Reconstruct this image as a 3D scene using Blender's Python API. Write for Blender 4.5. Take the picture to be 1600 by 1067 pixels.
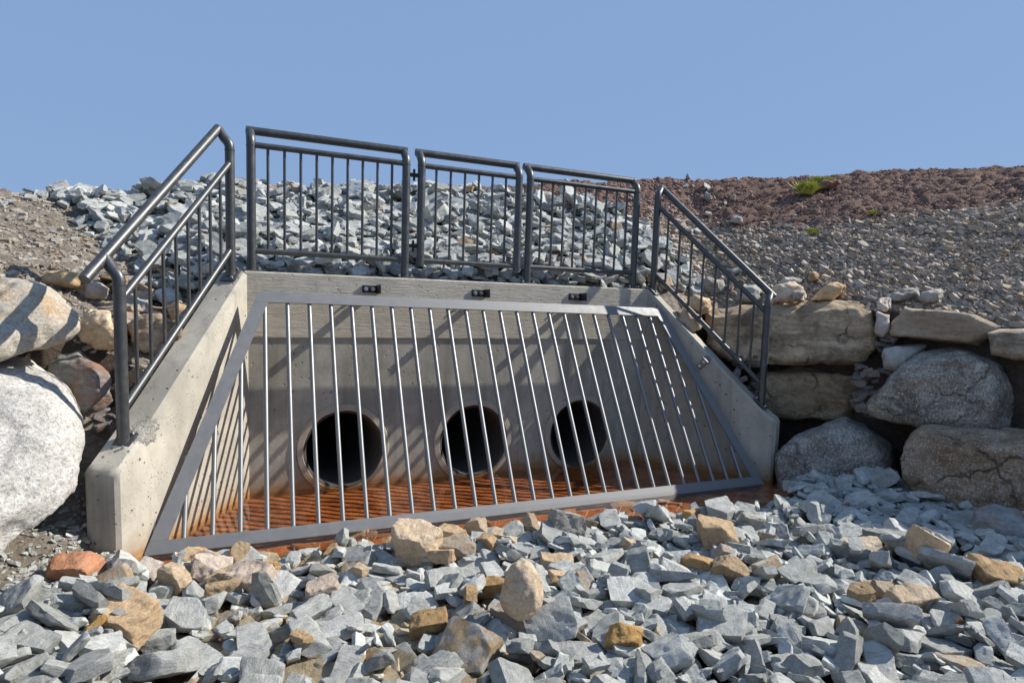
import bpy, bmesh, math, random
import numpy as np
from mathutils import Vector, Matrix, noise
from math import radians, sin, cos, pi

scene = bpy.context.scene
for o in list(bpy.data.objects):
    bpy.data.objects.remove(o)

# ------------------------------------------------------------------ camera
PW, PH, FPX, PCX, PCY = 1600.0, 1067.0, 1030.23, 800.0, 574.58   # photo pixels
YAW, PITCH, ROLL = radians(25.689), radians(5.62), radians(1.818)
CAMP = np.array([-0.366, -5.622, 1.616])
FWD = np.array([sin(YAW)*cos(PITCH), cos(YAW)*cos(PITCH), -sin(PITCH)])
_r = np.array([cos(YAW), -sin(YAW), 0.0]); _u = np.cross(_r, FWD)
RGT = cos(ROLL)*_r + sin(ROLL)*_u
UPV = -sin(ROLL)*_r + cos(ROLL)*_u
cam = bpy.data.cameras.new('camera'); camo = bpy.data.objects.new('camera', cam)
scene.collection.objects.link(camo)
M = Matrix((RGT, UPV, -FWD)).transposed().to_4x4(); M.translation = Vector(CAMP)
camo.matrix_world = M
cam.sensor_width = 36; cam.lens = 36*FPX/PW
cam.shift_y = (PCY-PH/2)/PW
cam.clip_end = 2000; cam.clip_start = 0.05
scene.camera = camo
def D(px, py, dep):
    return CAMP + dep*(FWD + (px-PCX)/FPX*RGT - (py-PCY)/FPX*UPV)
def hitz(px, py, z):
    v = FWD + (px-PCX)/FPX*RGT - (py-PCY)/FPX*UPV
    return CAMP + (z-CAMP[2])/v[2]*v
def to_px(P):
    v = np.asarray(P)-CAMP; d = v@FWD
    return PCX+FPX*(v@RGT)/d, PCY-FPX*(v@UPV)/d, d

# ------------------------------------------------------------------ sky and sun
SUN = Vector((1.21, -0.20, 1.0)).normalized()
SUN_EL = math.asin(SUN.z); SUN_ROT = math.atan2(SUN.x, SUN.y)
world = bpy.data.worlds.new('World'); scene.world = world; world.use_nodes = True
wt = world.node_tree; wt.nodes.clear()
sky = wt.nodes.new('ShaderNodeTexSky'); sky.sky_type = 'NISHITA'; sky.sun_disc = False
sky.sun_elevation = SUN_EL; sky.sun_rotation = SUN_ROT
sky.air_density = 1.0; sky.dust_density = 0.3; sky.ozone_density = 2.0
bg = wt.nodes.new('ShaderNodeBackground'); bg.inputs['Strength'].default_value = 0.073
mixs = wt.nodes.new('ShaderNodeMix'); mixs.data_type = 'RGBA'
mixs.inputs[0].default_value = 0.88
mixs.inputs[7].default_value = (2.24, 3.50, 5.90, 1)      # the even pale blue of a clear dry day
wo = wt.nodes.new('ShaderNodeOutputWorld')
wt.links.new(sky.outputs[0], mixs.inputs[6]); wt.links.new(mixs.outputs[2], bg.inputs['Color'])
wt.links.new(bg.outputs[0], wo.inputs[0])
sl = bpy.data.lights.new('sun', 'SUN'); sl.energy = 4.3; sl.angle = radians(0.53); sl.color = (1.0, 0.95, 0.86)
so = bpy.data.objects.new('sun', sl); scene.collection.objects.link(so)
so.rotation_euler = SUN.to_track_quat('Z', 'Y').to_euler(); so.location = (8, -4, 9)
scene.view_settings.view_transform = 'Standard'; scene.view_settings.look = 'None'
scene.view_settings.gamma = 1; scene.view_settings.use_curve_mapping = False
scene.view_settings.exposure = 0.62
scene.cycles.max_bounces = 8; scene.cycles.transparent_max_bounces = 12

# ------------------------------------------------------------------ helpers
C = scene.collection
def link(name, me, mats=None, parent=None):
    o = bpy.data.objects.new(name, me); C.objects.link(o)
    if mats is not None:
        for m in (mats if isinstance(mats, (list, tuple)) else [mats]): me.materials.append(m)
    if parent is not None: o.parent = parent
    return o
def obj(name, bm, mat, parent=None, smooth=None):
    me = bpy.data.meshes.new(name); bm.to_mesh(me); bm.free()
    if smooth is not None: shade(me, smooth)
    return link(name, me, mat, parent)
def shade(me, ang=40):
    n = len(me.polygons)
    me.polygons.foreach_set('use_smooth', np.ones(n, bool))
    try: me.set_sharp_from_angle(angle=radians(ang))
    except Exception: pass
def tag(o, label=None, cat=None, group=None, kind=None):
    if label: o['label'] = label
    if cat: o['category'] = cat
    if group: o['group'] = group
    if kind: o['kind'] = kind
    return o
def empty(name, loc=(0, 0, 0), **k):
    o = bpy.data.objects.new(name, None); C.objects.link(o); o.location = loc; o.empty_display_size = .1
    return tag(o, **k)
def mesh_np(name, V, F, mat, smooth=False):
    """V (n,3), F (m,k) same vertex count per face"""
    V = np.ascontiguousarray(V, np.float32); F = np.ascontiguousarray(F, np.int32); k = F.shape[1]
    me = bpy.data.meshes.new(name)
    me.vertices.add(len(V)); me.vertices.foreach_set('co', V.ravel())
    me.loops.add(F.size); me.loops.foreach_set('vertex_index', F.ravel())
    me.polygons.add(len(F)); me.polygons.foreach_set('loop_start', np.arange(0, F.size, k, dtype=np.int32))
    me.polygons.foreach_set('use_smooth', np.full(len(F), bool(smooth)))
    me.update(calc_edges=True)
    if mat is not None: me.materials.append(mat)
    return me
def add_tube(bm, pts, r, seg=14, cap=True):
    """swept tube through points"""
    pts = [Vector(p) for p in pts]; rings = []
    t0 = (pts[1]-pts[0]).normalized()
    ref = Vector((0, 0, 1)) if abs(t0.z) < .9 else Vector((1, 0, 0))
    nrm = (ref - t0*ref.dot(t0)).normalized()
    for i, p in enumerate(pts):
        if i == 0: t = t0
        elif i == len(pts)-1: t = (pts[i]-pts[i-1]).normalized()
        else: t = ((pts[i+1]-pts[i]).normalized()+(pts[i]-pts[i-1]).normalized()).normalized()
        nrm = (nrm - t*nrm.dot(t)).normalized(); b = t.cross(nrm)
        rr = r[i] if isinstance(r, (list, tuple)) else r
        rings.append([bm.verts.new(p + rr*(cos(2*pi*k/seg)*nrm + sin(2*pi*k/seg)*b)) for k in range(seg)])
    for a, b in zip(rings, rings[1:]):
        for k in range(seg): bm.faces.new((a[k], a[(k+1) % seg], b[(k+1) % seg], b[k]))
    if cap:
        bm.faces.new(rings[0][::-1]); bm.faces.new(rings[-1])
def add_box(bm, c, ax, ay, az, sx, sy, sz, bev=0):
    """box centred c with unit axes and full sizes"""
    c, ax, ay, az = Vector(c), Vector(ax), Vector(ay), Vector(az)
    vs = []
    for k in (-.5, .5):
        for j in (-.5, .5):
            for i in (-.5, .5): vs.append(bm.verts.new(c + ax*(i*sx) + ay*(j*sy) + az*(k*sz)))
    fs = [bm.faces.new([vs[i] for i in q]) for q in ((0,2,3,1),(4,5,7,6),(0,1,5,4),(2,6,7,3),(0,4,6,2),(1,3,7,5))]
    if bev:
        es = list({e for f in fs for e in f.edges})
        bmesh.ops.bevel(bm, geom=es, offset=bev, segments=2, affect='EDGES', profile=.5)
    return vs
def add_prism(bm, poly, n, thick):
    """poly: 3d points in a plane, extruded by n*thick"""
    n = Vector(n)*thick
    a = [bm.verts.new(p) for p in poly]; b = [bm.verts.new(Vector(p)+n) for p in poly]
    f = [bm.faces.new(a[::-1]), bm.faces.new(b)]; k = len(a)
    for i in range(k): f.append(bm.faces.new((a[i], a[(i+1) % k], b[(i+1) % k], b[i])))
    bmesh.ops.recalc_face_normals(bm, faces=bm.faces[:])
def evaluated(o):
    dg = bpy.context.evaluated_depsgraph_get(); dg.update()
    return bpy.data.meshes.new_from_object(o.evaluated_get(dg), depsgraph=dg)

# ------------------------------------------------------------------ materials
class NT:
    def __init__(s, name):
        s.m = bpy.data.materials.new(name); s.m.use_nodes = True; s.t = s.m.node_tree
        s.b = s.t.nodes['Principled BSDF']; s.out = s.t.nodes['Material Output']
        s.tc = s.t.nodes.new('ShaderNodeTexCoord'); s.co = s.tc.outputs['Object']
    def n(s, t, **kw):
        x = s.t.nodes.new(t)
        for k, v in kw.items(): setattr(x, k, v)
        return x
    def l(s, a, b): s.t.links.new(a, b)
    def noise(s, scale, detail=6, rough=.6, co=None, stretch=None, dist=0):
        x = s.n('ShaderNodeTexNoise'); x.inputs['Scale'].default_value = scale
        x.inputs['Detail'].default_value = detail; x.inputs['Roughness'].default_value = rough
        x.inputs['Distortion'].default_value = dist
        c = co or s.co
        if stretch:
            mp = s.n('ShaderNodeMapping'); mp.inputs['Scale'].default_value = stretch; s.l(c, mp.inputs[0]); c = mp.outputs[0]
        s.l(c, x.inputs['Vector']); return x.outputs['Fac']
    def voro(s, scale, co=None, feature='F1', out='Distance', rnd=1.0):
        x = s.n('ShaderNodeTexVoronoi', feature=feature); x.inputs['Scale'].default_value = scale
        x.inputs['Randomness'].default_value = rnd
        s.l(co or s.co, x.inputs['Vector']); return x.outputs[out]
    def ramp(s, f, stops, interp='LINEAR'):
        x = s.n('ShaderNodeValToRGB'); x.color_ramp.interpolation = interp
        el = x.color_ramp.elements
        while len(el) < len(stops): el.new(.5)
        for e, (p, c) in zip(el, stops):
            e.position = p; e.color = (c, c, c, 1) if isinstance(c, (int, float)) else (*c, 1)
        s.l(f, x.inputs[0]); return x.outputs[0]
    def mix(s, f, a, b, mode='MIX'):
        x = s.n('ShaderNodeMix', data_type='RGBA', blend_type=mode)
        for v, i in ((f, 0), (a, 6), (b, 7)):
            if isinstance(v, (int, float)): x.inputs[i].default_value = v if i == 0 else (v, v, v, 1)
            elif isinstance(v, tuple): x.inputs[i].default_value = (*v, 1)
            else: s.l(v, x.inputs[i])
        return x.outputs[2]
    def math(s, op, a, b=0.0, c=None, clamp=False):
        x = s.n('ShaderNodeMath', operation=op, use_clamp=clamp)
        for i, v in enumerate((a, b, c)):
            if v is None: continue
            if isinstance(v, (int, float)): x.inputs[i].default_value = v
            else: s.l(v, x.inputs[i])
        return x.outputs[0]
    def bump(s, h, strength=.5, dist=.01, prev=None):
        x = s.n('ShaderNodeBump'); x.inputs['Strength'].default_value = strength; x.inputs['Distance'].default_value = dist
        s.l(h, x.inputs['Height'])
        if prev is not None: s.l(prev, x.inputs['Normal'])
        return x.outputs[0]
    def done(s, col=None, rough=.8, nrm=None, metal=0, spec=.5):
        b = s.b
        if col is not None:
            if isinstance(col, tuple): b.inputs['Base Color'].default_value = (*col, 1)
            else: s.l(col, b.inputs['Base Color'])
        if isinstance(rough, (int, float)): b.inputs['Roughness'].default_value = rough
        else: s.l(rough, b.inputs['Roughness'])
        b.inputs['Metallic'].default_value = metal; b.inputs['Specular IOR Level'].default_value = spec
        if nrm is not None: s.l(nrm, b.inputs['Normal'])
        return s.m

def stone_mat(name, cols, rand='object', scale=1.0, speck=0.0, tan=0.0, vein=.25, stain=None, bumpd=.006, crack=0, strata=0):
    """cols: list of albedo stops; rand: where the per-stone random number comes from"""
    s = NT(name)
    if rand == 'object': r = s.n('ShaderNodeObjectInfo').outputs['Random']
    else: r = s.n('ShaderNodeNewGeometry').outputs['Random Per Island']
    off = s.n('ShaderNodeVectorMath', operation='MULTIPLY_ADD')
    comb = s.n('ShaderNodeCombineXYZ')
    s.l(r, comb.inputs[0]); s.l(s.math('FRACT', s.math('MULTIPLY', r, 7.31)), comb.inputs[1]); s.l(s.math('FRACT', s.math('MULTIPLY', r, 13.7)), comb.inputs[2])
    s.l(comb.outputs[0], off.inputs[0]); off.inputs[1].default_value = (31, 37, 41); s.l(s.co, off.inputs[2])
    co = off.outputs[0]; s.co = co
    big = s.noise(4*scale, 5, .6); fine = s.noise(38*scale, 6, .7); lay = s.noise(16*scale, 5, .65, stretch=(1, .25, 2.4), dist=.6)
    f = s.math('ADD', s.math('MULTIPLY', big, .36), s.math('ADD', s.math('MULTIPLY', lay, .34), s.math('MULTIPLY', fine, .30)))
    n = len(cols)
    col = s.ramp(f, [(.36+.28*i/(n-1), c) for i, c in enumerate(cols)])
    # every stone its own shade
    r2 = s.math('FRACT', s.math('MULTIPLY', r, 91.7))
    hv = s.n('ShaderNodeHueSaturation'); s.l(col, hv.inputs['Color'])
    s.l(s.math('MULTIPLY_ADD', r2, .70, .86), hv.inputs['Value'])
    s.l(s.math('MULTIPLY_ADD', s.math('FRACT', s.math('MULTIPLY', r, 57.3)), .45, .72), hv.inputs['Saturation'])
    col = hv.outputs[0]
    if vein:
        v = s.ramp(s.noise(9*scale, 4, .55, dist=1.2, stretch=(1, .4, 1.8)), [(.485, 0), (.50, 1), (.515, 0)])
        col = s.mix(s.math('MULTIPLY', v, vein), col, (.55, .54, .50))
    if tan:
        tm = s.math('GREATER_THAN', s.math('FRACT', s.math('MULTIPLY', r, 23.9)), 1-tan)
        tc = s.ramp(s.noise(7*scale, 5), [(.3, (.20, .12, .06)), (.5, (.36, .25, .14)), (.7, (.42, .33, .22))])
        col = s.mix(s.math('MULTIPLY', tm, s.ramp(s.noise(3.5*scale, 4), [(.38, .15), (.55, 1)])), col, tc)
    if stain:
        col = s.mix(s.ramp(s.noise(3.2*scale, 6, .65), [(.47, 0), (.62, .85)]), col, stain)
    if speck:
        sp = s.noise(70*scale, 3, .8)
        col = s.mix(s.math('MULTIPLY', s.ramp(sp, [(.50, 0), (.58, 1)]), speck), col, (.09, .085, .08))
        sp2 = s.noise(55*scale, 3, .8, stretch=(1.1, 1.2, .9))
        col = s.mix(s.math('MULTIPLY', s.ramp(sp2, [(.55, 0), (.64, 1)]), speck), col, (.70, .68, .64))
    nb = s.bump(lay, .75, bumpd*1.8); nb = s.bump(s.noise(26*scale, 9, .78), .8, bumpd*1.5, nb)
    if strata:
        sb = s.noise(5.5, 7, .62, stretch=(.16, .16, 1.6), dist=.5)
        col = s.mix(s.math('MULTIPLY', s.ramp(sb, [(.42, 1), (.52, 0)]), strata), col, tuple(c*.38 for c in cols[1]))
        nb = s.bump(sb, .6, .015, nb)
    if crack:
        wob = s.n('ShaderNodeVectorMath', operation='ADD'); nv = s.n('ShaderNodeTexNoise'); nv.inputs['Scale'].default_value = 6; nv.inputs['Detail'].default_value = 5
        s.l(co, nv.inputs['Vector']); sc_ = s.n('ShaderNodeVectorMath', operation='SCALE'); sc_.inputs['Scale'].default_value = .28; s.l(nv.outputs['Color'], sc_.inputs[0])
        s.l(co, wob.inputs[0]); s.l(sc_.outputs[0], wob.inputs[1])
        ce = s.ramp(s.voro(1.7, wob.outputs[0], 'DISTANCE_TO_EDGE'), [(.0, 1), (.014, .5), (.03, 0)])
        ce = s.math('MULTIPLY', ce, s.ramp(s.noise(2.3, 3), [(.48, 0), (.56, crack)]))
        col = s.mix(ce, col, tuple(c*.3 for c in cols[0])); nb = s.bump(s.math('MULTIPLY', ce, -1), 1, .02, nb)
    return s.done(col, .86, nb, spec=.3)

GREY = [(.150, .154, .142), (.285, .290, .270), (.385, .387, .362), (.50, .497, .462)]
m_rock_i = stone_mat('broken_grey_stone', GREY, 'object', tan=.035)
m_rock_s = stone_mat('broken_grey_stone_bed', [(.145, .15, .14), (.27, .278, .262), (.36, .366, .346), (.46, .46, .435)], 'island', tan=.035)
m_tan = stone_mat('tan_sandstone', [(.20, .135, .08), (.37, .26, .155), (.46, .345, .22), (.52, .42, .30)], vein=.08)
m_orange = stone_mat('rusty_stone', [(.15, .09, .045), (.36, .22, .10), (.46, .31, .155), (.42, .34, .23)], vein=.05, scale=1.6)
m_redb = stone_mat('red_brown_stone', [(.20, .09, .05), (.36, .17, .09), (.42, .22, .13)], vein=.1)
m_pink = stone_mat('pale_pinkish_stone', [(.27, .21, .165), (.40, .325, .265), (.49, .415, .35)], vein=.2)
m_pale = stone_mat('pale_grey_stone', [(.19, .175, .15), (.29, .27, .235), (.37, .345, .30)], vein=.2)
m_round = stone_mat('rounded_cobble_stone', [(.22, .16, .10), (.36, .27, .18), (.44, .35, .25)], vein=0, speck=.25)
m_white = stone_mat('white_granite', [(.36, .335, .30), (.60, .57, .52), (.74, .71, .655)], speck=.50, stain=(.43, .40, .36), vein=0, scale=.8, bumpd=.010)
m_slab = stone_mat('rust_stained_granite', [(.36, .31, .25), (.50, .455, .385), (.58, .53, .46)], speck=.4, vein=0, scale=.8, stain=(.42, .24, .09), bumpd=.009)
m_granite = stone_mat('speckled_grey_granite', [(.17, .15, .12), (.36, .325, .275), (.58, .54, .47)], speck=.7, vein=.2, scale=.9, stain=(.15, .115, .075), bumpd=.012, crack=.5)
m_brown = stone_mat('brown_granite', [(.20, .13, .07), (.38, .255, .14), (.54, .44, .33)], speck=.6, vein=.2, scale=.9, stain=(.23, .13, .06), bumpd=.012, crack=.7)
m_sand = stone_mat('brown_sandstone_block', [(.15, .10, .055), (.38, .28, .17), (.52, .40, .26)], vein=.12, scale=.9, stain=(.15, .105, .062), bumpd=.010, crack=.6, strata=.4)
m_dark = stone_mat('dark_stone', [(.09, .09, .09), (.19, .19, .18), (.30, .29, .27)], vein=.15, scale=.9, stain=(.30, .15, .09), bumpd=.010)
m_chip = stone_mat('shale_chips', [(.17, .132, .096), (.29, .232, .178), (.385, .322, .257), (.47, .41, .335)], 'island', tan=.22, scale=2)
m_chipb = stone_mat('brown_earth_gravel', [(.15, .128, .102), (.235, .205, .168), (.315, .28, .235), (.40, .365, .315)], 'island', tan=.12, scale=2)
m_clod = stone_mat('red_soil_clods', [(.15, .092, .072), (.24, .153, .122), (.315, .213, .172)], 'island', vein=0, scale=2)
m_wetst = stone_mat('silt_covered_stones', [(.16, .07, .032), (.25, .115, .05), (.26, .16, .095)], 'island', vein=0)

def steel(name, col, rough, metal=.75, dust=.25):
    s = NT(name)
    g = s.noise(14, 6, .7); f = s.noise(160, 3, .6)
    c = s.mix(s.ramp(g, [(.45, 0), (.75, dust)]), col, (.30, .29, .27))
    c = s.mix(s.ramp(s.noise(45, 5, .75), [(.66, 0), (.72, .5)]), c, (.42, .41, .39))
    return s.done(c, s.ramp(g, [(.3, rough), (.75, rough+.18)]), s.bump(f, .08, .002), metal, .5)
m_rail = steel('charcoal_painted_steel', (.085, .088, .090), .36, .6, .2)
m_bar = steel('grey_grate_steel', (.23, .235, .24), .42, .8, .3)
m_frame = steel('grey_flat_bar_steel', (.20, .202, .206), .48, .45, .3)
m_black = steel('black_bracket_steel', (.018, .018, .019), .38, .3, .1)
m_bolt = steel('zinc_bolt', (.50, .50, .50), .3, .9, .1)

def concrete(name, base, board=0.0, wet=True, pit=1.0, dark=None, scar=None):
    s = NT(name)
    pos = s.n('ShaderNodeNewGeometry').outputs['Position']; s.co = pos
    z = s.n('ShaderNodeSeparateXYZ'); s.l(pos, z.inputs[0]); Z = z.outputs[2]
    b1 = s.noise(1.6, 6, .62); b2 = s.noise(9, 6, .65); b3 = s.noise(60, 5, .7)
    f = s.math('ADD', s.math('MULTIPLY', b1, .5), s.math('ADD', s.math('MULTIPLY', b2, .32), s.math('MULTIPLY', b3, .18)))
    d = tuple(c*.62 for c in base); h = tuple(min(1, c*1.28) for c in base)
    col = s.ramp(f, [(.33, d), (.5, base), (.66, h)])
    if dark:
        st = s.noise(2.1, 6, .6, stretch=(1, 1, .45)); col = s.mix(s.ramp(st, [(.40, 0), (.62, .8)]), col, dark)
        dr = s.noise(11, 4, .6, stretch=(1, 1, .06)); col = s.mix(s.ramp(dr, [(.54, 0), (.70, .45)]), col, tuple(c*.7 for c in dark))
    if wet:
        wl = s.math('ADD', Z, s.math('MULTIPLY', s.math('SUBTRACT', s.noise(3.5, 4), .5), -.22))
        k = s.ramp(wl, [(.02, .85), (.07, .4), (.20, 0)]); col = s.mix(k, col, (.30, .155, .05))
    # bug holes
    vd = s.voro(15); gate = s.ramp(s.noise(3.1, 3), [(.45, 0), (.58, 1)])
    pits = s.math('MULTIPLY', s.ramp(vd, [(.11, 1), (.17, 0)]), gate)
    vd2 = s.voro(55); p2 = s.math('MULTIPLY', s.ramp(vd2, [(.12, 1), (.2, 0)]), s.ramp(s.noise(5.3, 3), [(.5, 0), (.6, 1)]))
    pp = s.math('MULTIPLY', s.math('MAXIMUM', pits, p2), pit)
    col = s.mix(s.math('MULTIPLY', pp, .85), col, tuple(c*.25 for c in base))
    nb = s.bump(b3, .35, .004)
    if scar:                                             # a knocked corner with pale broken aggregate
        dv = s.n('ShaderNodeVectorMath', operation='DISTANCE'); s.l(pos, dv.inputs[0]); dv.inputs[1].default_value = scar
        e = s.math('ADD', dv.outputs['Value'], s.math('MULTIPLY', s.math('SUBTRACT', s.noise(16, 5, .7), .5), .22))
        k = s.ramp(e, [(.07, 1), (.10, 0)]); agg = s.noise(70, 5, .8)
        col = s.mix(k, col, s.ramp(agg, [(.36, (.13, .11, .09)), (.48, (.55, .52, .47)), (.7, (.68, .66, .61))]))
        nb = s.bump(s.math('MULTIPLY', k, agg), 1, .03, nb)
    nb = s.bump(s.math('MULTIPLY', pp, -1), .9, .008, nb)
    if board:
        bd = s.noise(26, 6, .72, stretch=(.22, 1, 2.2), dist=.8); nb = s.bump(bd, board, .010, nb)
        sp = s.ramp(s.noise(12, 5, .7, stretch=(.35, 1, 2.4)), [(.60, 0), (.66, 1)]); nb = s.bump(sp, board*.7, .008, nb)
        ln = s.ramp(s.math('PINGPONG', Z, .075), [(.0, 1), (.003, .2), (.006, 0)]); nb = s.bump(ln, .35, -.004, nb)
    return s.done(col, .88, nb, spec=.25)
m_conc = concrete('pale_concrete', (.475, .44, .37), pit=1, dark=(.335, .31, .262), scar=(-.64-.012, -1.055+.008, .775))
m_conc_up = concrete('board_marked_concrete', (.51, .467, .385), board=.9, pit=.5)
m_conc_lo = concrete('stained_concrete', (.435, .41, .345), dark=(.265, .25, .205), pit=.6)
m_collar = concrete('mortar_ring', (.44, .385, .31), wet=True, pit=.3)
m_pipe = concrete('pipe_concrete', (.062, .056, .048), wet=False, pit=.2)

def soil(name):
    s = NT(name)
    at = s.n('ShaderNodeAttribute', attribute_name='zone'); sep = s.n('ShaderNodeSeparateColor'); s.l(at.outputs['Color'], sep.inputs[0])
    s.co = s.n('ShaderNodeNewGeometry').outputs['Position']
    a = s.noise(9, 8, .72); b = s.noise(70, 6, .75)
    f = s.math('MULTIPLY_ADD', a, .5, s.math('MULTIPLY', b, .5))
    g = s.ramp(f, [(.34, (.155, .128, .10)), (.5, (.285, .24, .195)), (.64, (.40, .35, .295))])
    v = s.n('ShaderNodeTexVoronoi'); v.inputs['Scale'].default_value = 34
    mp = s.n('ShaderNodeMapping'); mp.inputs['Scale'].default_value = (1, 1, 2); s.l(s.co, mp.inputs[0]); s.l(mp.outputs[0], v.inputs['Vector'])
    hs = s.n('ShaderNodeSeparateColor'); s.l(v.outputs['Color'], hs.inputs[0])
    g = s.mix(.45, g, s.ramp(hs.outputs[0], [(0, (.12, .11, .10)), (.5, (.25, .225, .20)), (.85, (.40, .37, .34)), (1, (.40, .28, .18))]))
    rd = s.ramp(f, [(.36, (.115, .069, .053)), (.5, (.215, .136, .106)), (.64, (.295, .198, .16))])
    jit = s.math('ADD', sep.outputs[0], s.math('MULTIPLY', s.math('SUBTRACT', s.noise(2.2, 6, .7), .5), .9))
    col = s.mix(s.ramp(jit, [(.40, 0), (.60, 1)]), g, rd)
    br = s.ramp(f, [(.36, (.135, .112, .086)), (.5, (.23, .196, .155)), (.64, (.32, .28, .23))])
    col = s.mix(sep.outputs[1], col, br)
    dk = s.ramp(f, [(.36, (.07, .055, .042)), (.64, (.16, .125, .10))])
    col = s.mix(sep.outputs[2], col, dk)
    nb = s.bump(v.outputs['Distance'], .8, .02); nb = s.bump(a, .8, .05, nb); nb = s.bump(b, .8, .015, nb)
    return s.done(col, .95, nb, spec=.15)
m_soil = soil('slope_soil')
def silt():
    s = NT('orange_silt'); s.co = s.n('ShaderNodeNewGeometry').outputs['Position']
    a = s.noise(5, 7, .65); b = s.noise(40, 5, .7)
    col = s.ramp(a, [(.36, (.125, .047, .021)), (.5, (.31, .108, .040)), (.64, (.41, .168, .072))])
    col = s.mix(s.ramp(s.noise(24, 4, .7), [(.60, 0), (.68, .8)]), col, (.10, .045, .02))
    return s.done(col, .8, s.bump(b, .6, .02), spec=.2)
m_silt = silt()
def water():
    s = NT('shallow_water'); t = s.t; t.nodes.remove(s.b)
    tr = s.n('ShaderNodeBsdfTransparent'); tr.inputs[0].default_value = (.93, .83, .70, 1)
    gl = s.n('ShaderNodeBsdfGlossy'); gl.inputs['Roughness'].default_value = .015; gl.inputs[0].default_value = (1, 1, 1, 1)
    s.co = s.n('ShaderNodeNewGeometry').outputs['Position']
    nb = s.bump(s.noise(9, 3, .5), .12, .02)
    s.l(nb, gl.inputs['Normal'])
    dt = s.n('ShaderNodeVectorMath', operation='DOT_PRODUCT'); s.l(nb, dt.inputs[0]); s.l(s.n('ShaderNodeNewGeometry').outputs['Incoming'], dt.inputs[1])
    cs = s.math('SUBTRACT', 1.0, s.math('ABSOLUTE', dt.outputs['Value']), clamp=True)
    fz = s.math('MULTIPLY_ADD', s.math('POWER', cs, 5.0), .95, .03)
    mx = s.n('ShaderNodeMixShader'); s.l(fz, mx.inputs[0]); s.l(tr.outputs[0], mx.inputs[1]); s.l(gl.outputs[0], mx.inputs[2])
    s.l(mx.outputs[0], s.out.inputs[0]); return s.m
m_water = water()
def plain(name, col, rough=.7):
    s = NT(name); c = s.mix(s.noise(30, 4), tuple(x*.7 for x in col), tuple(min(1, x*1.2) for x in col))
    return s.done(c, rough)
m_grass = plain('fresh_grass', (.44, .48, .09)); m_wood = plain('weathered_wood', (.46, .39, .29))
m_red = plain('red_plastic', (.50, .05, .06)); m_leaf = plain('yellow_leaf', (.60, .46, .05)); m_clodb = plain('turf_clod', (.22, .13, .09), .95)

# ------------------------------------------------------------------ concrete headwall with wings and pipes
H = 1.80; W = 3.875; TH = .26; TW = .22
AL, AR = radians(31.3), radians(32.0)
dL = Vector((-sin(AL), -cos(AL), 0)); nL = Vector((dL.y, -dL.x, 0))
dR = Vector((sin(AR), -cos(AR), 0)); nR = Vector((-dR.y, dR.x, 0))
oL = Vector((0, 0, 0)); oR = Vector((W, 0, 0))
PIPES = [(.767, .318), (1.968, .318), (3.122, .325)]
hw = empty('culvert_headwall', (W/2, 0, 0), label='concrete culvert headwall with two sloping wing walls and three round pipe mouths', cat='headwall')
hwi = Matrix.Translation((-W/2, 0, 0))
def hpart(name, bm, mat, smooth=None, parent=None):
    bm.transform(hwi); return obj(name, bm, mat, parent or hw, smooth)
# lower wall with three holes
bm = bmesh.new(); add_box(bm, ((W/2), TH/2+.006, .44), (1,0,0), (0,1,0), (0,0,1), W+.06, TH-.012, 1.66)
bm.transform(hwi)
lw = obj('lower_wall', bm, m_conc_lo, hw)
cut = bmesh.new()
for (x, z) in PIPES: add_tube(cut, [(x, -.3, z), (x, .8, z)], .395, 56)
cut.transform(hwi); co_ = obj('cutter', cut, None)
md = lw.modifiers.new('b', 'BOOLEAN'); md.object = co_; md.operation = 'DIFFERENCE'; md.solver = 'EXACT'
co_.parent = hw; bpy.context.view_layer.update()
me2 = evaluated(lw); lw.modifiers.clear(); lw.data = me2
bpy.data.objects.remove(co_)
me2.materials.clear(); me2.materials.append(m_conc_lo)
bm = bmesh.new(); add_box(bm, (W/2, TH/2, (1.27+H)/2), (1,0,0), (0,1,0), (0,0,1), W+.05, TH, H-1.27, .012)
hpart('upper_wall', bm, m_conc_up)
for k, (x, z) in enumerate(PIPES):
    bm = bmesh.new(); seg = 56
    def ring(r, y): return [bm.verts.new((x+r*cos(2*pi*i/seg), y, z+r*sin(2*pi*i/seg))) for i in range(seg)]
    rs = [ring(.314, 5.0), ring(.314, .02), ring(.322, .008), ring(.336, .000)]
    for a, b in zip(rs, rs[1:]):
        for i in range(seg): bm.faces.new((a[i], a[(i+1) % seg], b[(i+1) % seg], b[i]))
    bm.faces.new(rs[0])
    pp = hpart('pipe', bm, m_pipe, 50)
    bm = bmesh.new()
    rs = [ring(.337, .004), ring(.343, -.006), ring(.388, -.004), ring(.3945, .010)]
    for a, b in zip(rs, rs[1:]):
        for i in range(seg): bm.faces.new((a[i], a[(i+1) % seg], b[(i+1) % seg], b[i]))
    for v in bm.verts:
        v.co.x += .006*noise.noise(v.co*9); v.co.z += .006*noise.noise(v.co*9+Vector((5, 5, 5)))
    hpart('mortar_ring', bm, m_collar, 50, pp)
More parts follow.
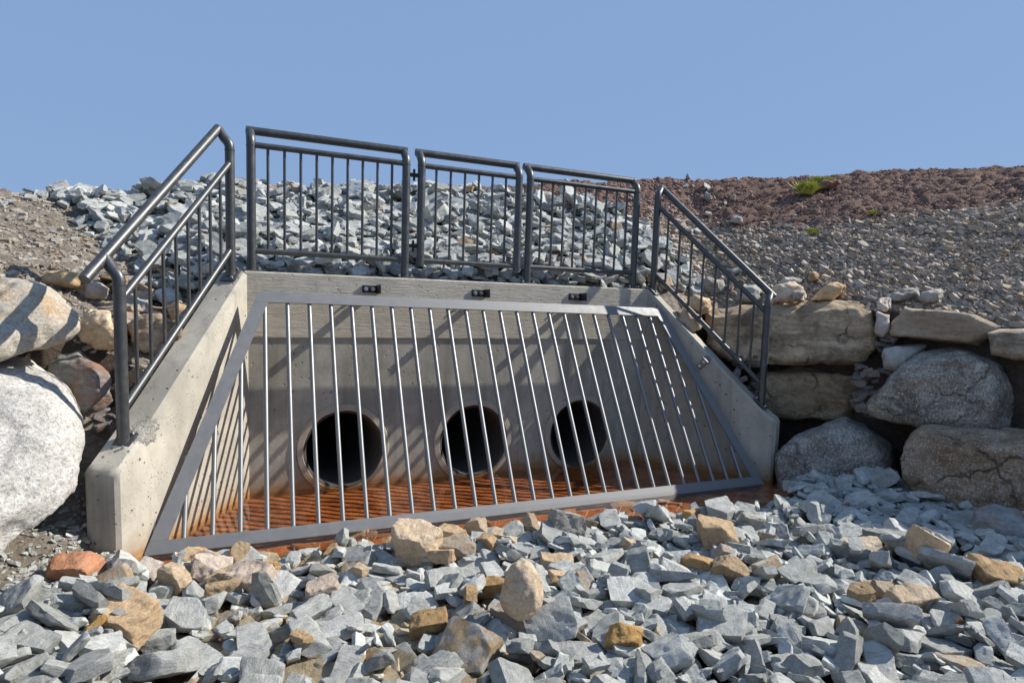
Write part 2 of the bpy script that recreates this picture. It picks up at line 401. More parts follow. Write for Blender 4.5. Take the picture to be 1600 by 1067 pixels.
def wing(o, d, n, prof, sgn):
    bm = bmesh.new()
    pts = [o + d*a + Vector((0, 0, z)) for a, z in prof]
    add_prism(bm, pts, n, TW)
    bmesh.ops.bevel(bm, geom=[e for e in bm.edges if min(v.co.z for v in e.verts) > -.25 or abs(e.verts[0].co.z-e.verts[1].co.z) > .3], offset=.022, segments=1, affect='EDGES')
    # break the faces up so the chips can be modelled
    bmesh.ops.triangulate(bm, faces=bm.faces[:])
    for _ in range(5):
        es = [e for e in bm.edges if e.calc_length() > .07]
        if not es: break
        bmesh.ops.subdivide_edges(bm, edges=es, cuts=1); bmesh.ops.triangulate(bm, faces=bm.faces[:])
    if sgn < 0:
        c0 = o + d*1.235 + n*.015 + Vector((0, 0, .78))
        for v in bm.verts:
            q = (v.co-c0).length
            if q < .14: v.co -= (Vector((0, 0, 1))-n*.8).normalized()*(.034*(1-q/.14)*(.6+1.2*noise.noise(v.co*22)))
    for v in bm.verts: v.co += Vector((1, 1, 1))*.0015*noise.noise(v.co*7)
    return hpart('wing_wall', bm, m_conc, 35)
wl = wing(oL, dL, nL, [(-.14, -.4), (1.515, -.4), (1.515, .566), (1.20, .80), (.0, 1.797), (-.14, 1.797)], -1)
wl['label'] = 'sunlit pale wing wall with a chipped edge'
wr = wing(oR, dR, nR, [(-.14, -.4), (1.345, -.4), (1.345, .575), (1.17, .70), (.0, 1.797), (-.14, 1.797)], 1)
wr['label'] = 'shaded wing wall beside the stacked boulders'

# ------------------------------------------------------------------ guard rails
RP, RH, RB, RK = .035, .033, .024, .0115
def rail(label, name, A, Bp, n, zA, zB, h_el, h_hand, h_mid, h_bot, npk, ovA, ovB, footdrop=0, foot=True, extra=None):
    """A, Bp: post positions on plan; zA, zB: foot heights; heights above the line through the feet"""
    A, Bp, n = Vector(A), Vector(Bp), Vector(n)
    root = empty(name, (A.x, A.y, zA), label=label, cat='guard rail', group='steel guard rail panels round the headwall')
    inv = Matrix.Translation(-Vector((A.x, A.y, zA)))
    def part(nm, bm, mt, sm=50):
        bm.transform(inv); return obj(nm, bm, mt, root, sm)
    L = (Bp-A).length; d = (Bp-A)/L; sl = (zB-zA)/L
    def P(s, h, off=0): return Vector((A.x, A.y, 0)) + d*s + n*off + Vector((0, 0, zA+sl*s+h))
    off = .09
    for s, f in ((0, 0), (L, 1)):
        bm = bmesh.new()
        pts = [P(s, footdrop), P(s, h_el-.02)]
        cz = h_hand-h_el
        for k in range(1, 7):
            t = k/6*pi/2*.62
            pts.append(P(s, h_el-.02+.085*sin(t), .085*(1-cos(t))))
        pts.append(P(s, h_hand-.004, off))
        add_tube(bm, pts, RP, 20)
        add_tube(bm, [P(s, h_el-.035), P(s, h_el-.028)], RP+.0025, 20)
        part('post', bm, m_rail, 60)
        if foot:
            bm = bmesh.new(); tt = Vector((d.x, d.y, sl)).normalized(); up = tt.cross(n).normalized(); up = up if up.z > 0 else -up
            add_box(bm, P(s, .008), tt, n, up, .15, .12, .014, .003)
            pl = part('base_plate', bm, m_rail, 40)
            for i in (-1, 1):
                bm = bmesh.new(); c = P(s, .02)+tt*(.055*i)-n*.03
                add_tube(bm, [c-up*.01, c+up*.016], .010, 6); bm.transform(inv); obj('bolt', bm, m_bolt, pl, 30)
    bm = bmesh.new(); add_tube(bm, [P(-ovA, h_hand, off), P(L+ovB, h_hand, off)], RH, 22); part('handrail', bm, m_rail)
    bm = bmesh.new(); add_tube(bm, [P(0, h_mid), P(L, h_mid)], RB, 16); part('mid_rail', bm, m_rail)
    bm = bmesh.new(); add_tube(bm, [P(0, h_bot), P(L, h_bot)], RB, 16); part('bottom_rail', bm, m_rail)
    for k in range(npk):
        s = L*(k+1)/(npk+1); bm = bmesh.new(); add_tube(bm, [P(s, h_bot), P(s, h_mid)], RK, 10); part('picket', bm, m_rail)
    if extra: extra(part, P, L)
    return root
yn = (0, 1, 0); YP = .125
rail('level black steel railing panel above the left pipe, tallest of the five in view', 'guard_rail', (.045, YP, 0), (1.312, YP, 0), yn, H, H, 1.02, 1.122, .995, .165, 9, .03, .03)
def hinges(part, P, L):
    for h in (.905, .29):
        bm = bmesh.new(); add_box(bm, P(-.068, h), (1,0,0), (0,1,0), (0,0,1), .075, .012, .035, .002)
        add_tube(bm, [P(-.068, h-.05), P(-.068, h+.05)], .011, 10); part('hinge', bm, m_black, 40)
rail('narrow hinged railing gate with six pickets, in the middle of the headwall top', 'railing_gate', (1.452, YP, 0), (2.412, YP, 0), yn, H, H, 1.02, 1.122, .995, .165, 6, .03, .03, footdrop=.12, foot=False, extra=hinges)
rail('level black steel railing panel above the right pipe, between gate and sloping rail', 'guard_rail', (2.530, YP, 0), (3.772, YP, 0), yn, H, H, 1.02, 1.122, .995, .165, 9, .03, .03)
pA = oL + nL*.10 + dL*.058; pB = oL + nL*.10 + dL*1.322
rail('sloping railing on the sunlit wing wall, its handrail running out past the lower post', 'guard_rail', pA, pB, nL, 1.755, .695, .985, 1.115, .86, .205, 8, .0, .165)
pA = oR + nR*.10 + dR*.02; pB = oR + nR*.10 + dR*1.178
rail('sloping railing on the shaded wing wall in front of the sandstone blocks', 'guard_rail', pA, pB, nR, 1.79, .715, .965, 1.068, .88, .185, 8, .01, .035)

# ------------------------------------------------------------------ trash rack
TYB, TZT = -.15, 1.645      # outer top edge
BYB, BZB = -1.135, .005     # outer bottom edge
def rackP(x, t, off=0):      # t=0 top edge .. 1 bottom edge, off: out of the plane
    sl_ = Vector((0, BYB-TYB, BZB-TZT)); nn = Vector((0, sl_.z, -sl_.y)).normalized()
    nn = nn if nn.y < 0 else -nn
    yk = -.05*(x/W)*t       # the foot of the rack stands a little further out at one end
    return Vector((x, TYB+sl_.y*t+yk, TZT-.035*x/W*(1-t)+sl_.z*t)) + nn*off
rk = empty('trash_rack', (W/2, -1.1, 0), label='sloping steel trash rack of parallel round bars in a flat bar frame over the pipes', cat='grate')
rinv = Matrix.Translation((-W/2, 1.1, 0))
def rpart(nm, bm, mt, sm=40, parent=None):
    bm.transform(rinv); return obj(nm, bm, mt, parent or rk, sm)
xTL, xTR, xBL, xBR = .072, 3.945, -.675, 4.43
RL = (rackP(0, 1)-rackP(0, 0)).length
def slab(q, th=.010):
    bm = bmesh.new(); a = [bm.verts.new(rackP(x, t, 0)) for x, t in q]; b = [bm.verts.new(rackP(x, t, -th)) for x, t in q]
    k = len(q); bm.faces.new(a); bm.faces.new(b[::-1])
    for i in range(k): bm.faces.new((a[i], b[i], b[(i+1) % k], a[(i+1) % k]))
    bmesh.ops.recalc_face_normals(bm, faces=bm.faces[:])
    return bm
wf = .095; tt = wf/RL
sk = wf/cos(math.atan2(xTL-xBL, RL))
def xl(t): return xTL+(xBL-xTL)*t
def xr(t): return xTR+(xBR-xTR)*t
bm = slab([(xl(0), 0), (xr(0), 0), (xr(tt), tt), (xl(tt), tt)]); rpart('frame_bar', bm, m_frame, 30)
bm = slab([(xl(1-tt*.8), 1-tt*.8), (xr(1-tt*.8), 1-tt*.8), (xr(1), 1), (xl(1), 1)])
add_box(bm, (rackP(xl(1), 1, -.036)+rackP(xr(1), 1, -.036))/2 - Vector((0, 0.0035, 0.004)), (rackP(xr(1), 1)-rackP(xl(1), 1)).normalized(), Vector((0, .514, .857)), Vector((0, -.857, .514)), (rackP(xr(1), 1)-rackP(xl(1), 1)).length-.01, .010, .07)
rpart('frame_bar', bm, m_frame, 30)
bm = slab([(xl(tt), tt+.0005), (xl(tt)+sk, tt+.0005), (xl(1-tt*.8)+sk, 1-tt*.8-.0005), (xl(1-tt*.8), 1-tt*.8-.0005)]); rpart('frame_bar', bm, m_frame, 30)
bm = slab([(xr(tt)-sk, tt+.0005), (xr(tt), tt+.0005), (xr(1-tt*.8), 1-tt*.8-.0005), (xr(1-tt*.8)-sk, 1-tt*.8-.0005)]); rpart('frame_bar', bm, m_frame, 30)
BR = .0162
for k in range(-4, 27):
    x = .118 + .1665*k
    xt = x; t0 = tt*.5
    # where the side bars cut the short bars off
    if x < xl(t0)+.05: t0 = (x-.05-xTL)/(xBL-xTL)
    if x > xr(t0)-.05: t0 = (x+.05-xTR)/(xBR-xTR)
    if t0 > .93: continue
    bm = bmesh.new(); xb = x-.075
    if t0 < .05: xa = x
    else: xa = x-.075*t0
    add_tube(bm, [rackP(xa, t0, -BR-.010), rackP(xb, 1-tt*.3, -BR-.010)], BR, 16)
    rpart('bar', bm, m_bar, 60)
def bracket(c, ax, nrm, up, col=m_black, pr_=.12):
    c, ax, nrm, up = Vector(c), Vector(ax), Vector(nrm), Vector(up)
    bm = bmesh.new(); add_box(bm, c+nrm*.006, ax, nrm, up, .155, .012, .06, .002)
    add_box(bm, c+nrm*(pr_/2+.012)+ax*.045, ax, nrm, up, .014, pr_, .075, .002)
    br = rpart('bracket', bm, col, 30)
    for s in (-.05, .012):
        bm = bmesh.new(); q = c+ax*s+nrm*.012; add_tube(bm, [q, q+nrm*.018], .019, 6); add_tube(bm, [q+nrm*.016, q+nrm*.034], .010, 10); rpart('bolt', bm, m_bolt, 30, br)
for x in (.984, 1.982, 3.005): bracket((x, -.001, 1.694), (1, 0, 0), (0, -1, 0), (0, 0, 1))
dsl = (dR*.62 + Vector((0, 0, -.6))).normalized()
bracket(oR + dR*.63 - nR*.001 + Vector((0, 0, 1.085)), dsl.cross(nR).normalized(), -nR, dsl, m_frame, .08)
dsl = (dL*.62 + Vector((0, 0, -.6))).normalized()

# ------------------------------------------------------------------ the embankment above the walls
COL = [((-2.6, -7, 1.2), (-7, -7, 2.3)), ((-2.3, -2.6, 1.4), (-5, -1.5, 2.4)), ((-1.95, -1.2, 1.55), D(-170, 296, 5.6)), ((-1.6, -.50, 1.52), D(0, 293, 6.2)),
       ((-.98, -.42, 1.22), D(150, 312, 6.6)), ((-.50, -.60, 1.02), D(230, 309, 7.0)), ((-.10, .10, 1.66), D(300, 300, 7.4)),
       ((1.0, .16, 1.70), D(450, 296, 7.9)), ((2.2, .16, 1.70), D(640, 288, 8.4)), ((3.2, .16, 1.70), D(800, 286, 8.8)), ((3.97, .10, 1.66), D(900, 281, 9.1)),
       ((4.22, -.20, 1.40), D(960, 279, 9.3)), ((4.5, .08, 1.52), D(1010, 278, 9.5)), ((4.95, .05, 1.62), D(1070, 277, 9.7)), ((5.55, -1.20, 1.66), D(1250, 271, 10)),
       ((5.78, -1.95, 1.62), D(1400, 264, 10)), ((5.68, -2.75, 1.5), D(1600, 257, 9.6)), ((5.8, -4, 1.4), (12, -3, 3.85)), ((6.0, -8, 1.3), (13, -8, 3.9))]
_B = np.array([np.array(c[0]) for c in COL]); _K = np.array([np.array(c[1]) for c in COL]); NU = len(COL)-1
# redness (the soil band at the crest) per column: v where it starts
REDV = np.array([2, 2, 2, .95, 1.0, 1.05, 1.05, .90, .84, .78, .72, .66, .62, .58, .50, .56, .66, .74, .8])
def emb(u, v, fine=True):
    """u in columns, v 0 at the wall .. 1 at the crest"""
    i = np.clip(np.floor(u).astype(int), 0, NU-1); f = (u-i)[..., None]
    f2 = f*f*(3-2*f)*.5+f*.5
    b = _B[i]*(1-f)+_B[i+1]*f; k = _K[i]*(1-f2)+_K[i+1]*f2
    vv = v[..., None]
    p = b + (k-b)*np.clip(vv, 0, 1)
    out = k-b; out = out.copy(); out[..., 2] = 0; out /= np.linalg.norm(out, axis=-1, keepdims=True)
    ov = np.clip(vv-1, 0, None)
    p = p + out*ov*8; p[..., 2] -= .35*np.clip(ov[..., 0], 0, .6)
    # round the crest a little
    p[..., 2] -= .10*np.exp(-((v-1)/.06)**2)*.5
    return p
def red_at(u): return np.interp(u, np.arange(NU+1), REDV)
nu, nv = 620, 210
us = np.linspace(0, NU, nu)
vs_ = np.concatenate([np.linspace(0, 1.05, nv-14), 1.05+np.array([.03, .08, .15, .3, .6, 1, 2, 4, 8, 14, 22, 32, 45, 60])])
U, Vv = np.meshgrid(us, vs_, indexing='ij')
Pm = emb(U, Vv)
rdm = np.clip((Vv-red_at(U))/.06+.5, 0, 1)
for a in range(nu):
    for b in range(nv-14):
        p = Vector(Pm[a, b]); h = .05*noise.noise(p*1.3)+.03*noise.noise(p*4)
        h += (.016+.045*rdm[a, b])*noise.fractal(p*9, 1.0, 2.0, 3)
        Pm[a, b, 2] += h*(min(1, b/5) if b < 5 else 1)
skirt = Pm[:, :1].copy(); skirt[..., 2] = -.35
skm = Pm[:, :1].copy(); skm[..., 2] = skm[..., 2]*.6-.02
behind = (us > 5.9) & (us < 10.25)          # behind the headwall the earth stops above the pipes
skm[behind, :, 2] = 1.35; skirt[behind, :, 2] = 1.25
Pm = np.concatenate([skirt, skm, Pm], 1); rdz = np.concatenate([rdm[:, :1]*0, rdm[:, :1]*0, rdm], 1); nvt = nv+2
idx = np.arange(nu*nvt).reshape(nu, nvt)
F = np.stack([idx[:-1, :-1], idx[1:, :-1], idx[1:, 1:], idx[:-1, 1:]], -1).reshape(-1, 4)
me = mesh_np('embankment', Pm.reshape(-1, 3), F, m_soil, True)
ca = me.color_attributes.new('zone', 'FLOAT_COLOR', 'POINT')
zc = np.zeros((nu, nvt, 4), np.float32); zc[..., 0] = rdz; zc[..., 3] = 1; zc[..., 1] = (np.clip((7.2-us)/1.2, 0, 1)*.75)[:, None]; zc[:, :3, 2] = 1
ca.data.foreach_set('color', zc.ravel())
tag(link('embankment', me), kind='structure')

# ------------------------------------------------------------------ stream bed
GX0, GX1, GY0, GY1, RES = -2.7, 6.7, -5.2, .30, .014
gx = np.arange(GX0, GX1, RES); gy = np.arange(GY0, GY1, RES)
XX, YY = np.meshgrid(gx, gy, indexing='ij')
def sm(a, b, x):
    t = np.clip((x-a)/(b-a), 0, 1); return t*t*(3-2*t)
def bed(x, y):
    z = np.full_like(x, -.125)
    out = sm(-1.22, -1.9, y)
    z = z + out*(.015+.05*sm(.0, 3.5, x))
    z = z - .018*sm(-1.9, -2.5, y)*sm(1.4, .3, x)*sm(-1.0, -.4, x)        # the outflow between the stones
    z = z + .10*sm(3.6, 5.2, x)*sm(-1.0, -1.5, y)
    z = z + .23*sm(-.50, -.85, x)*sm(-1.0, -1.35, y)
    z = z + .10*sm(-1.0, -1.6, x)
    dw = -(x+.88)+.605*(y+1.18)                                          # earth banked up outside the wing
    z = z + .95*sm(-1.5, -.5, y)*sm(0, .10, dw)*sm(.5, .0, y)*sm(.4, -.2, x)
    return z
bxs = np.linspace(-9, 9.5, 300); bys = np.linspace(-16, 1.0, 280)
BX, BY = np.meshgrid(bxs, bys, indexing='ij'); BZ = bed(BX, BY)
for a in range(len(bxs)):
    for b in range(len(bys)):
        p = Vector((BX[a, b], BY[a, b], 0)); BZ[a, b] += .010*noise.fractal(p*6, 1, 2, 3)
idx = np.arange(BX.size).reshape(BX.shape)
F = np.stack([idx[:-1, :-1], idx[1:, :-1], idx[1:, 1:], idx[:-1, 1:]], -1).reshape(-1, 4)
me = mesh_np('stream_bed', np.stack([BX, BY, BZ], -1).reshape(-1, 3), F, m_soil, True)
ca = me.color_attributes.new('zone', 'FLOAT_COLOR', 'POINT')
zc = np.zeros((*BX.shape, 4), np.float32); zc[..., 3] = 1
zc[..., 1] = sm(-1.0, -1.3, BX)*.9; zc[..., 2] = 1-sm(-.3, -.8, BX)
ca.data.foreach_set('color', zc.ravel()); tag(link('stream_bed', me), kind='structure')
# silt floor of the basin and the water over it
sx = np.linspace(-1.05, 5.1, 200); sy = np.linspace(-3.4, .12, 120)
SX, SY = np.meshgrid(sx, sy, indexing='ij')
SZ = np.full_like(SX, -.045)
for a in range(len(sx)):
    for b in range(len(sy)):
        SZ[a, b] += .009*noise.fractal(Vector((SX[a, b]*3, SY[a, b]*3, 0)), 1, 2, 4)
SZ -= .12*sm(-1.7, -2.1, SY)
idx = np.arange(SX.size).reshape(SX.shape)
F = np.stack([idx[:-1, :-1], idx[1:, :-1], idx[1:, 1:], idx[:-1, 1:]], -1).reshape(-1, 4)
tag(link('silt_floor', mesh_np('silt_floor', np.stack([SX, SY, SZ], -1).reshape(-1, 3), F, m_silt, True)), kind='structure')
me = mesh_np('water', [(-.9, -3.3, 0), (4.7, -3.3, 0), (4.7, .1, 0), (-.9, .1, 0)], [(0, 1, 2, 3)], m_water)
tag(link('water', me), kind='structure')
# wide ground beyond
me = mesh_np('ground', [(-400, -400, -.4), (400, -400, -.4), (400, 400, -.4), (-400, 400, -.4)], [(0, 1, 2, 3)], m_soil)
tag(link('ground', me), kind='structure')

# ------------------------------------------------------------------ stones: prototypes
def hull_planes(rng, dims, ncut):
    """random broken block: list of (normal, distance) around the origin, and the bmesh"""
    a, b, c = dims
    bm = bmesh.new(); bmesh.ops.create_cube(bm, size=2.0)
    for v in bm.verts: v.co = Vector((v.co.x*a, v.co.y*b, v.co.z*c))
    cuts = []
    for k in range(ncut):
        n = Vector((rng.gauss(0, 1)/a**.6, rng.gauss(0, 1)/b**.6, rng.gauss(0, 1)/c**.6)).normalized()
        sup = max(v.co.dot(n) for v in bm.verts)
        cuts.append((n, sup*rng.uniform(.52, .86)))
    for i, ax in enumerate(((1,0,0),(-1,0,0),(0,1,0),(0,-1,0),(0,0,1),(0,0,-1))):
        n = Vector(ax)+Vector((rng.gauss(0, .38), rng.gauss(0, .38), rng.gauss(0, .38))); n.normalize()
        sup = max(v.co.dot(n) for v in bm.verts); cuts.append((n, sup*rng.uniform(.80, .93)))
    for n, d in cuts:
        g = bmesh.ops.bisect_plane(bm, geom=bm.verts[:]+bm.edges[:]+bm.faces[:], plane_co=n*d, plane_no=n, clear_outer=True)
        es = [e for e in g['geom_cut'] if isinstance(e, bmesh.types.BMEdge)]
        if es:
            try: bmesh.ops.edgeloop_fill(bm, edges=es)
            except Exception: pass
    bmesh.ops.remove_doubles(bm, verts=bm.verts[:], dist=1e-4)
    bmesh.ops.recalc_face_normals(bm, faces=bm.faces[:])
    N = np.array([f.normal[:] for f in bm.faces]); Dd = np.array([f.normal.dot(f.verts[0].co) for f in bm.faces])
    ok = Dd > 0
    return bm, N[ok], Dd[ok]
def refine(bm, vox, seed, amp=.02, layer=.012):
    me = bpy.data.meshes.new('tmp'); bm.to_mesh(me); bm.free()
    o = bpy.data.objects.new('tmp', me); C.objects.link(o)
    md = o.modifiers.new('r', 'REMESH'); md.mode = 'VOXEL'; md.voxel_size = vox
    m2 = evaluated(o); bpy.data.objects.remove(o); bpy.data.meshes.remove(me)
    rough_mesh(m2, seed, amp, layer)
    return m2
def rough_mesh(m2, seed, amp, layer, freq=3.0, facet=None):
    n = len(m2.vertices); co = np.empty(n*3, np.float32); m2.vertices.foreach_get('co', co); co = co.reshape(-1, 3)
    nr = np.empty(n*3, np.float32); m2.vertices.foreach_get('normal', nr); nr = nr.reshape(-1, 3)
    S = Vector((seed*3.7, seed*1.3, seed*7.9)); rg = random.Random(seed)
    fol = Vector((rg.gauss(0, .4), rg.gauss(0, .4), 1)).normalized()
    dsp = np.empty(n)
    for i in range(n):
        p = Vector(co[i])
        h = amp*noise.fractal(p*freq+S, 1.0, 2.1, 4)
        h += layer*noise.noise(fol*(p.dot(fol)*freq*5)+p*freq*.7+S)
        h += amp*.22*noise.noise(p*freq*7+S)
        q = noise.noise(p*freq*1.6+S*2)
        if q > .12: h -= amp*2.6*min(q-.12, .22)       # flakes broken out
        dsp[i] = h
    co += nr*dsp[:, None]
    m2.vertices.foreach_set('co', co.ravel()); m2.update(); shade(m2, 38)

rng = random.Random(5)
PROTO = []
NPR = 34
for k in range(NPR):
    dims = (1.12*.5, rng.uniform(.55, .90)*.5, rng.uniform(.20, .46)*.5)
    bm, N, Dd = hull_planes(rng, dims, rng.randint(5, 10))
    lo = bm.copy()
    bmesh.ops.bevel(bm, geom=bm.edges[:], offset=.013, segments=1, affect='EDGES', clamp_overlap=True)
    bmesh.ops.triangulate(bm, faces=bm.faces[:])
    for _ in range(5):
        es = [e for e in bm.edges if e.calc_length() > .095]
        if not es: break
        bmesh.ops.subdivide_edges(bm, edges=es, cuts=1); bmesh.ops.triangulate(bm, faces=bm.faces[:])
    hi = bpy.data.meshes.new('broken_stone'); bm.to_mesh(hi); bm.free()
    rough_mesh(hi, k, .020, .010); hi.materials.append(m_rock_i)
    # light version for the mass
    bmesh.ops.bevel(lo, geom=lo.edges[:], offset=.018, segments=1, affect='EDGES', clamp_overlap=True)
    bmesh.ops.triangulate(lo, faces=lo.faces[:])
    for _ in range(3):
        es = [e for e in lo.edges if e.calc_length() > .24]
        if not es: break
        bmesh.ops.subdivide_edges(lo, edges=es, cuts=1); bmesh.ops.triangulate(lo, faces=lo.faces[:])
    lo.normal_update()
    for v in lo.verts: v.co += v.normal*.035*noise.fractal(v.co*3+Vector((k, k*2, 0)), 1, 2.1, 3)
    lo.verts.index_update()
    LV = np.array([v.co[:] for v in lo.verts], np.float32); LF = np.array([[v.index for v in f.verts] for f in lo.faces], np.int32); lo.free()
    hv = np.empty(len(hi.vertices)*3, np.float32); hi.vertices.foreach_get('co', hv); hv = hv.reshape(-1, 3)
    hf = np.array([p.vertices[:] for p in hi.polygons], np.int32)
    PROTO.append(dict(N=N, D=Dd, hi=hi, lv=LV, lf=LF, hv=hv, hf=hf))

class Packer:
    def __init__(s, gx, gy, Hm):
        s.x0, s.y0, s.res = gx[0], gy[0], gx[1]-gx[0]; s.H = Hm.copy(); s.base = Hm.copy()
        s.id = np.full(Hm.shape, -1, np.int32); s.rocks = []
    def fit(s, N, Dd, R, sc, x, y, pct=68):
        n = N@R.T; d = Dd*sc
        rad = int(sc*.66/s.res)+1
        ci = int(round((x-s.x0)/s.res)); cj = int(round((y-s.y0)/s.res))
        i0, i1, j0, j1 = ci-rad, ci+rad+1, cj-rad, cj+rad+1
        if i0 < 0 or j0 < 0 or i1 > s.H.shape[0] or j1 > s.H.shape[1]: return None
        a = (np.arange(i0, i1)*s.res+s.x0-x)[:, None]; b = (np.arange(j0, j1)*s.res+s.y0-y)[None, :]
        up = n[:, 2] > .02; dn = n[:, 2] < -.02
        T = np.min((d[up, None, None]-n[up, 0, None, None]*a-n[up, 1, None, None]*b)/n[up, 2, None, None], 0)
        B = np.max((d[dn, None, None]-n[dn, 0, None, None]*a-n[dn, 1, None, None]*b)/n[dn, 2, None, None], 0)
        ok = T > B
        if not ok.any(): return None
        hs = s.H[i0:i1, j0:j1]
        z = np.percentile((hs-B)[ok], pct)
        return z, (i0, i1, j0, j1), T, ok
    def put(s, f, rec):
        z, (i0, i1, j0, j1), T, ok = f
        hs = s.H[i0:i1, j0:j1]; nt = np.where(ok, T+z, -1e9); up = nt > hs
        s.id[i0:i1, j0:j1][up] = len(s.rocks); hs[up] = nt[up]
        s.rocks.append(rec)
def rand_rot(rng, tilt):
    e = Matrix.Rotation(rng.uniform(0, 2*pi), 3, 'Z') @ Matrix.Rotation(rng.gauss(0, tilt), 3, 'X') @ Matrix.Rotation(rng.gauss(0, tilt), 3, 'Y') @ Matrix.Rotation(rng.choice((0, pi)), 3, 'X')
    return np.array(e)
def fill(pk, rng, n, region, size, tilt=.35, slope=(0, 0), maxh=.3, cand=5, ori=3, pct=68):
    Sl = Matrix.Identity(3)
    if slope != (0, 0):
        nn = Vector((-slope[0], -slope[1], 1)).normalized(); Sl = Vector((0, 0, 1)).rotation_difference(nn).to_matrix()
    Sl = np.array(Sl)
    for k in range(n):
        best = None
        for c in range(cand):
            p = region(rng)
            i = int((p[0]-pk.x0)/pk.res); j = int((p[1]-pk.y0)/pk.res)
            if not (0 <= i < pk.H.shape[0] and 0 <= j < pk.H.shape[1]): continue
            h = pk.H[i, j]-pk.base[i, j]
            if best is None or h < best[0]: best = (h, p)
        if best is None or best[0] > maxh: continue
        x, y = best[1]; sc = size(rng, x, y); pi_ = rng.randrange(NPR); pr = PROTO[pi_]; bf = None
        for o in range(ori):
            R = Sl@rand_rot(rng, tilt); f = pk.fit(pr['N'], pr['D'], R, sc, x, y, pct)
            if f and (bf is None or f[0] < bf[0][0]): bf = (f, R)
        if bf: pk.put(bf[0], (pi_, bf[1], sc, np.array([x, y, bf[0][0]])))
def joined(name, recs, mat, hi=False):
    Vs, Fs, o = [], [], 0
    for pi_, R, sc, loc in recs:
        pr = PROTO[pi_]; v = (pr['hv'] if hi else pr['lv']); f = pr['hf'] if hi else pr['lf']
        Vs.append(v@R.T.astype(np.float32)*sc+loc.astype(np.float32)); Fs.append(f+o); o += len(v)
    me = mesh_np(name, np.concatenate(Vs), np.concatenate(Fs), mat, hi)
    if hi: shade(me, 38)
    return link(name, me)

# ---- foreground bed of broken stone
DITCH = [(-2.0, -5.2), (-1.35, -2.25), (-.80, -1.98), (-.68, -1.55), (-.52, -1.36), (.10, -1.38), (.9, -1.42), (1.6, -1.42), (2.3, -1.58), (3.0, -1.74), (3.6, -1.84), (4.1, -1.80), (4.45, -1.52), (4.75, -1.25), (4.95, -1.35), (5.25, -1.75), (5.2, -2.2), (5.25, -2.7), (5.4, -3.1), (5.5, -5.2)]
_dx = np.array([p[0] for p in DITCH]); _dy = np.array([p[1] for p in DITCH])
def inside(x, y):
    c = False; n = len(DITCH)
    for i in range(n):
        x1, y1 = DITCH[i]; x2, y2 = DITCH[(i+1) % n]
        if (y1 > y) != (y2 > y) and x < (x2-x1)*(y-y1)/(y2-y1)+x1: c = not c
    return c
def reg_fg(rng):
    while True:
        x, y = rng.uniform(-1.9, 5.4), rng.uniform(-4.7, -1.22)
        if inside(x, y) and y > -3.0-(x+1.4)*.42-.55: return x, y
rng = random.Random(11)
pk = Packer(gx, gy, bed(XX, YY))
def sz_fg(rng, x, y): return min(.25, max(.055, rng.lognormvariate(math.log(.118), .36)))
fill(pk, rng, 2600, reg_fg, sz_fg, maxh=.055)
fill(pk, rng, 2800, reg_fg, sz_fg, tilt=.5, maxh=.088)
fill(pk, rng, 2400, reg_fg, lambda r, x, y: r.uniform(.025, .065), tilt=.6, maxh=.085, cand=7, ori=1)

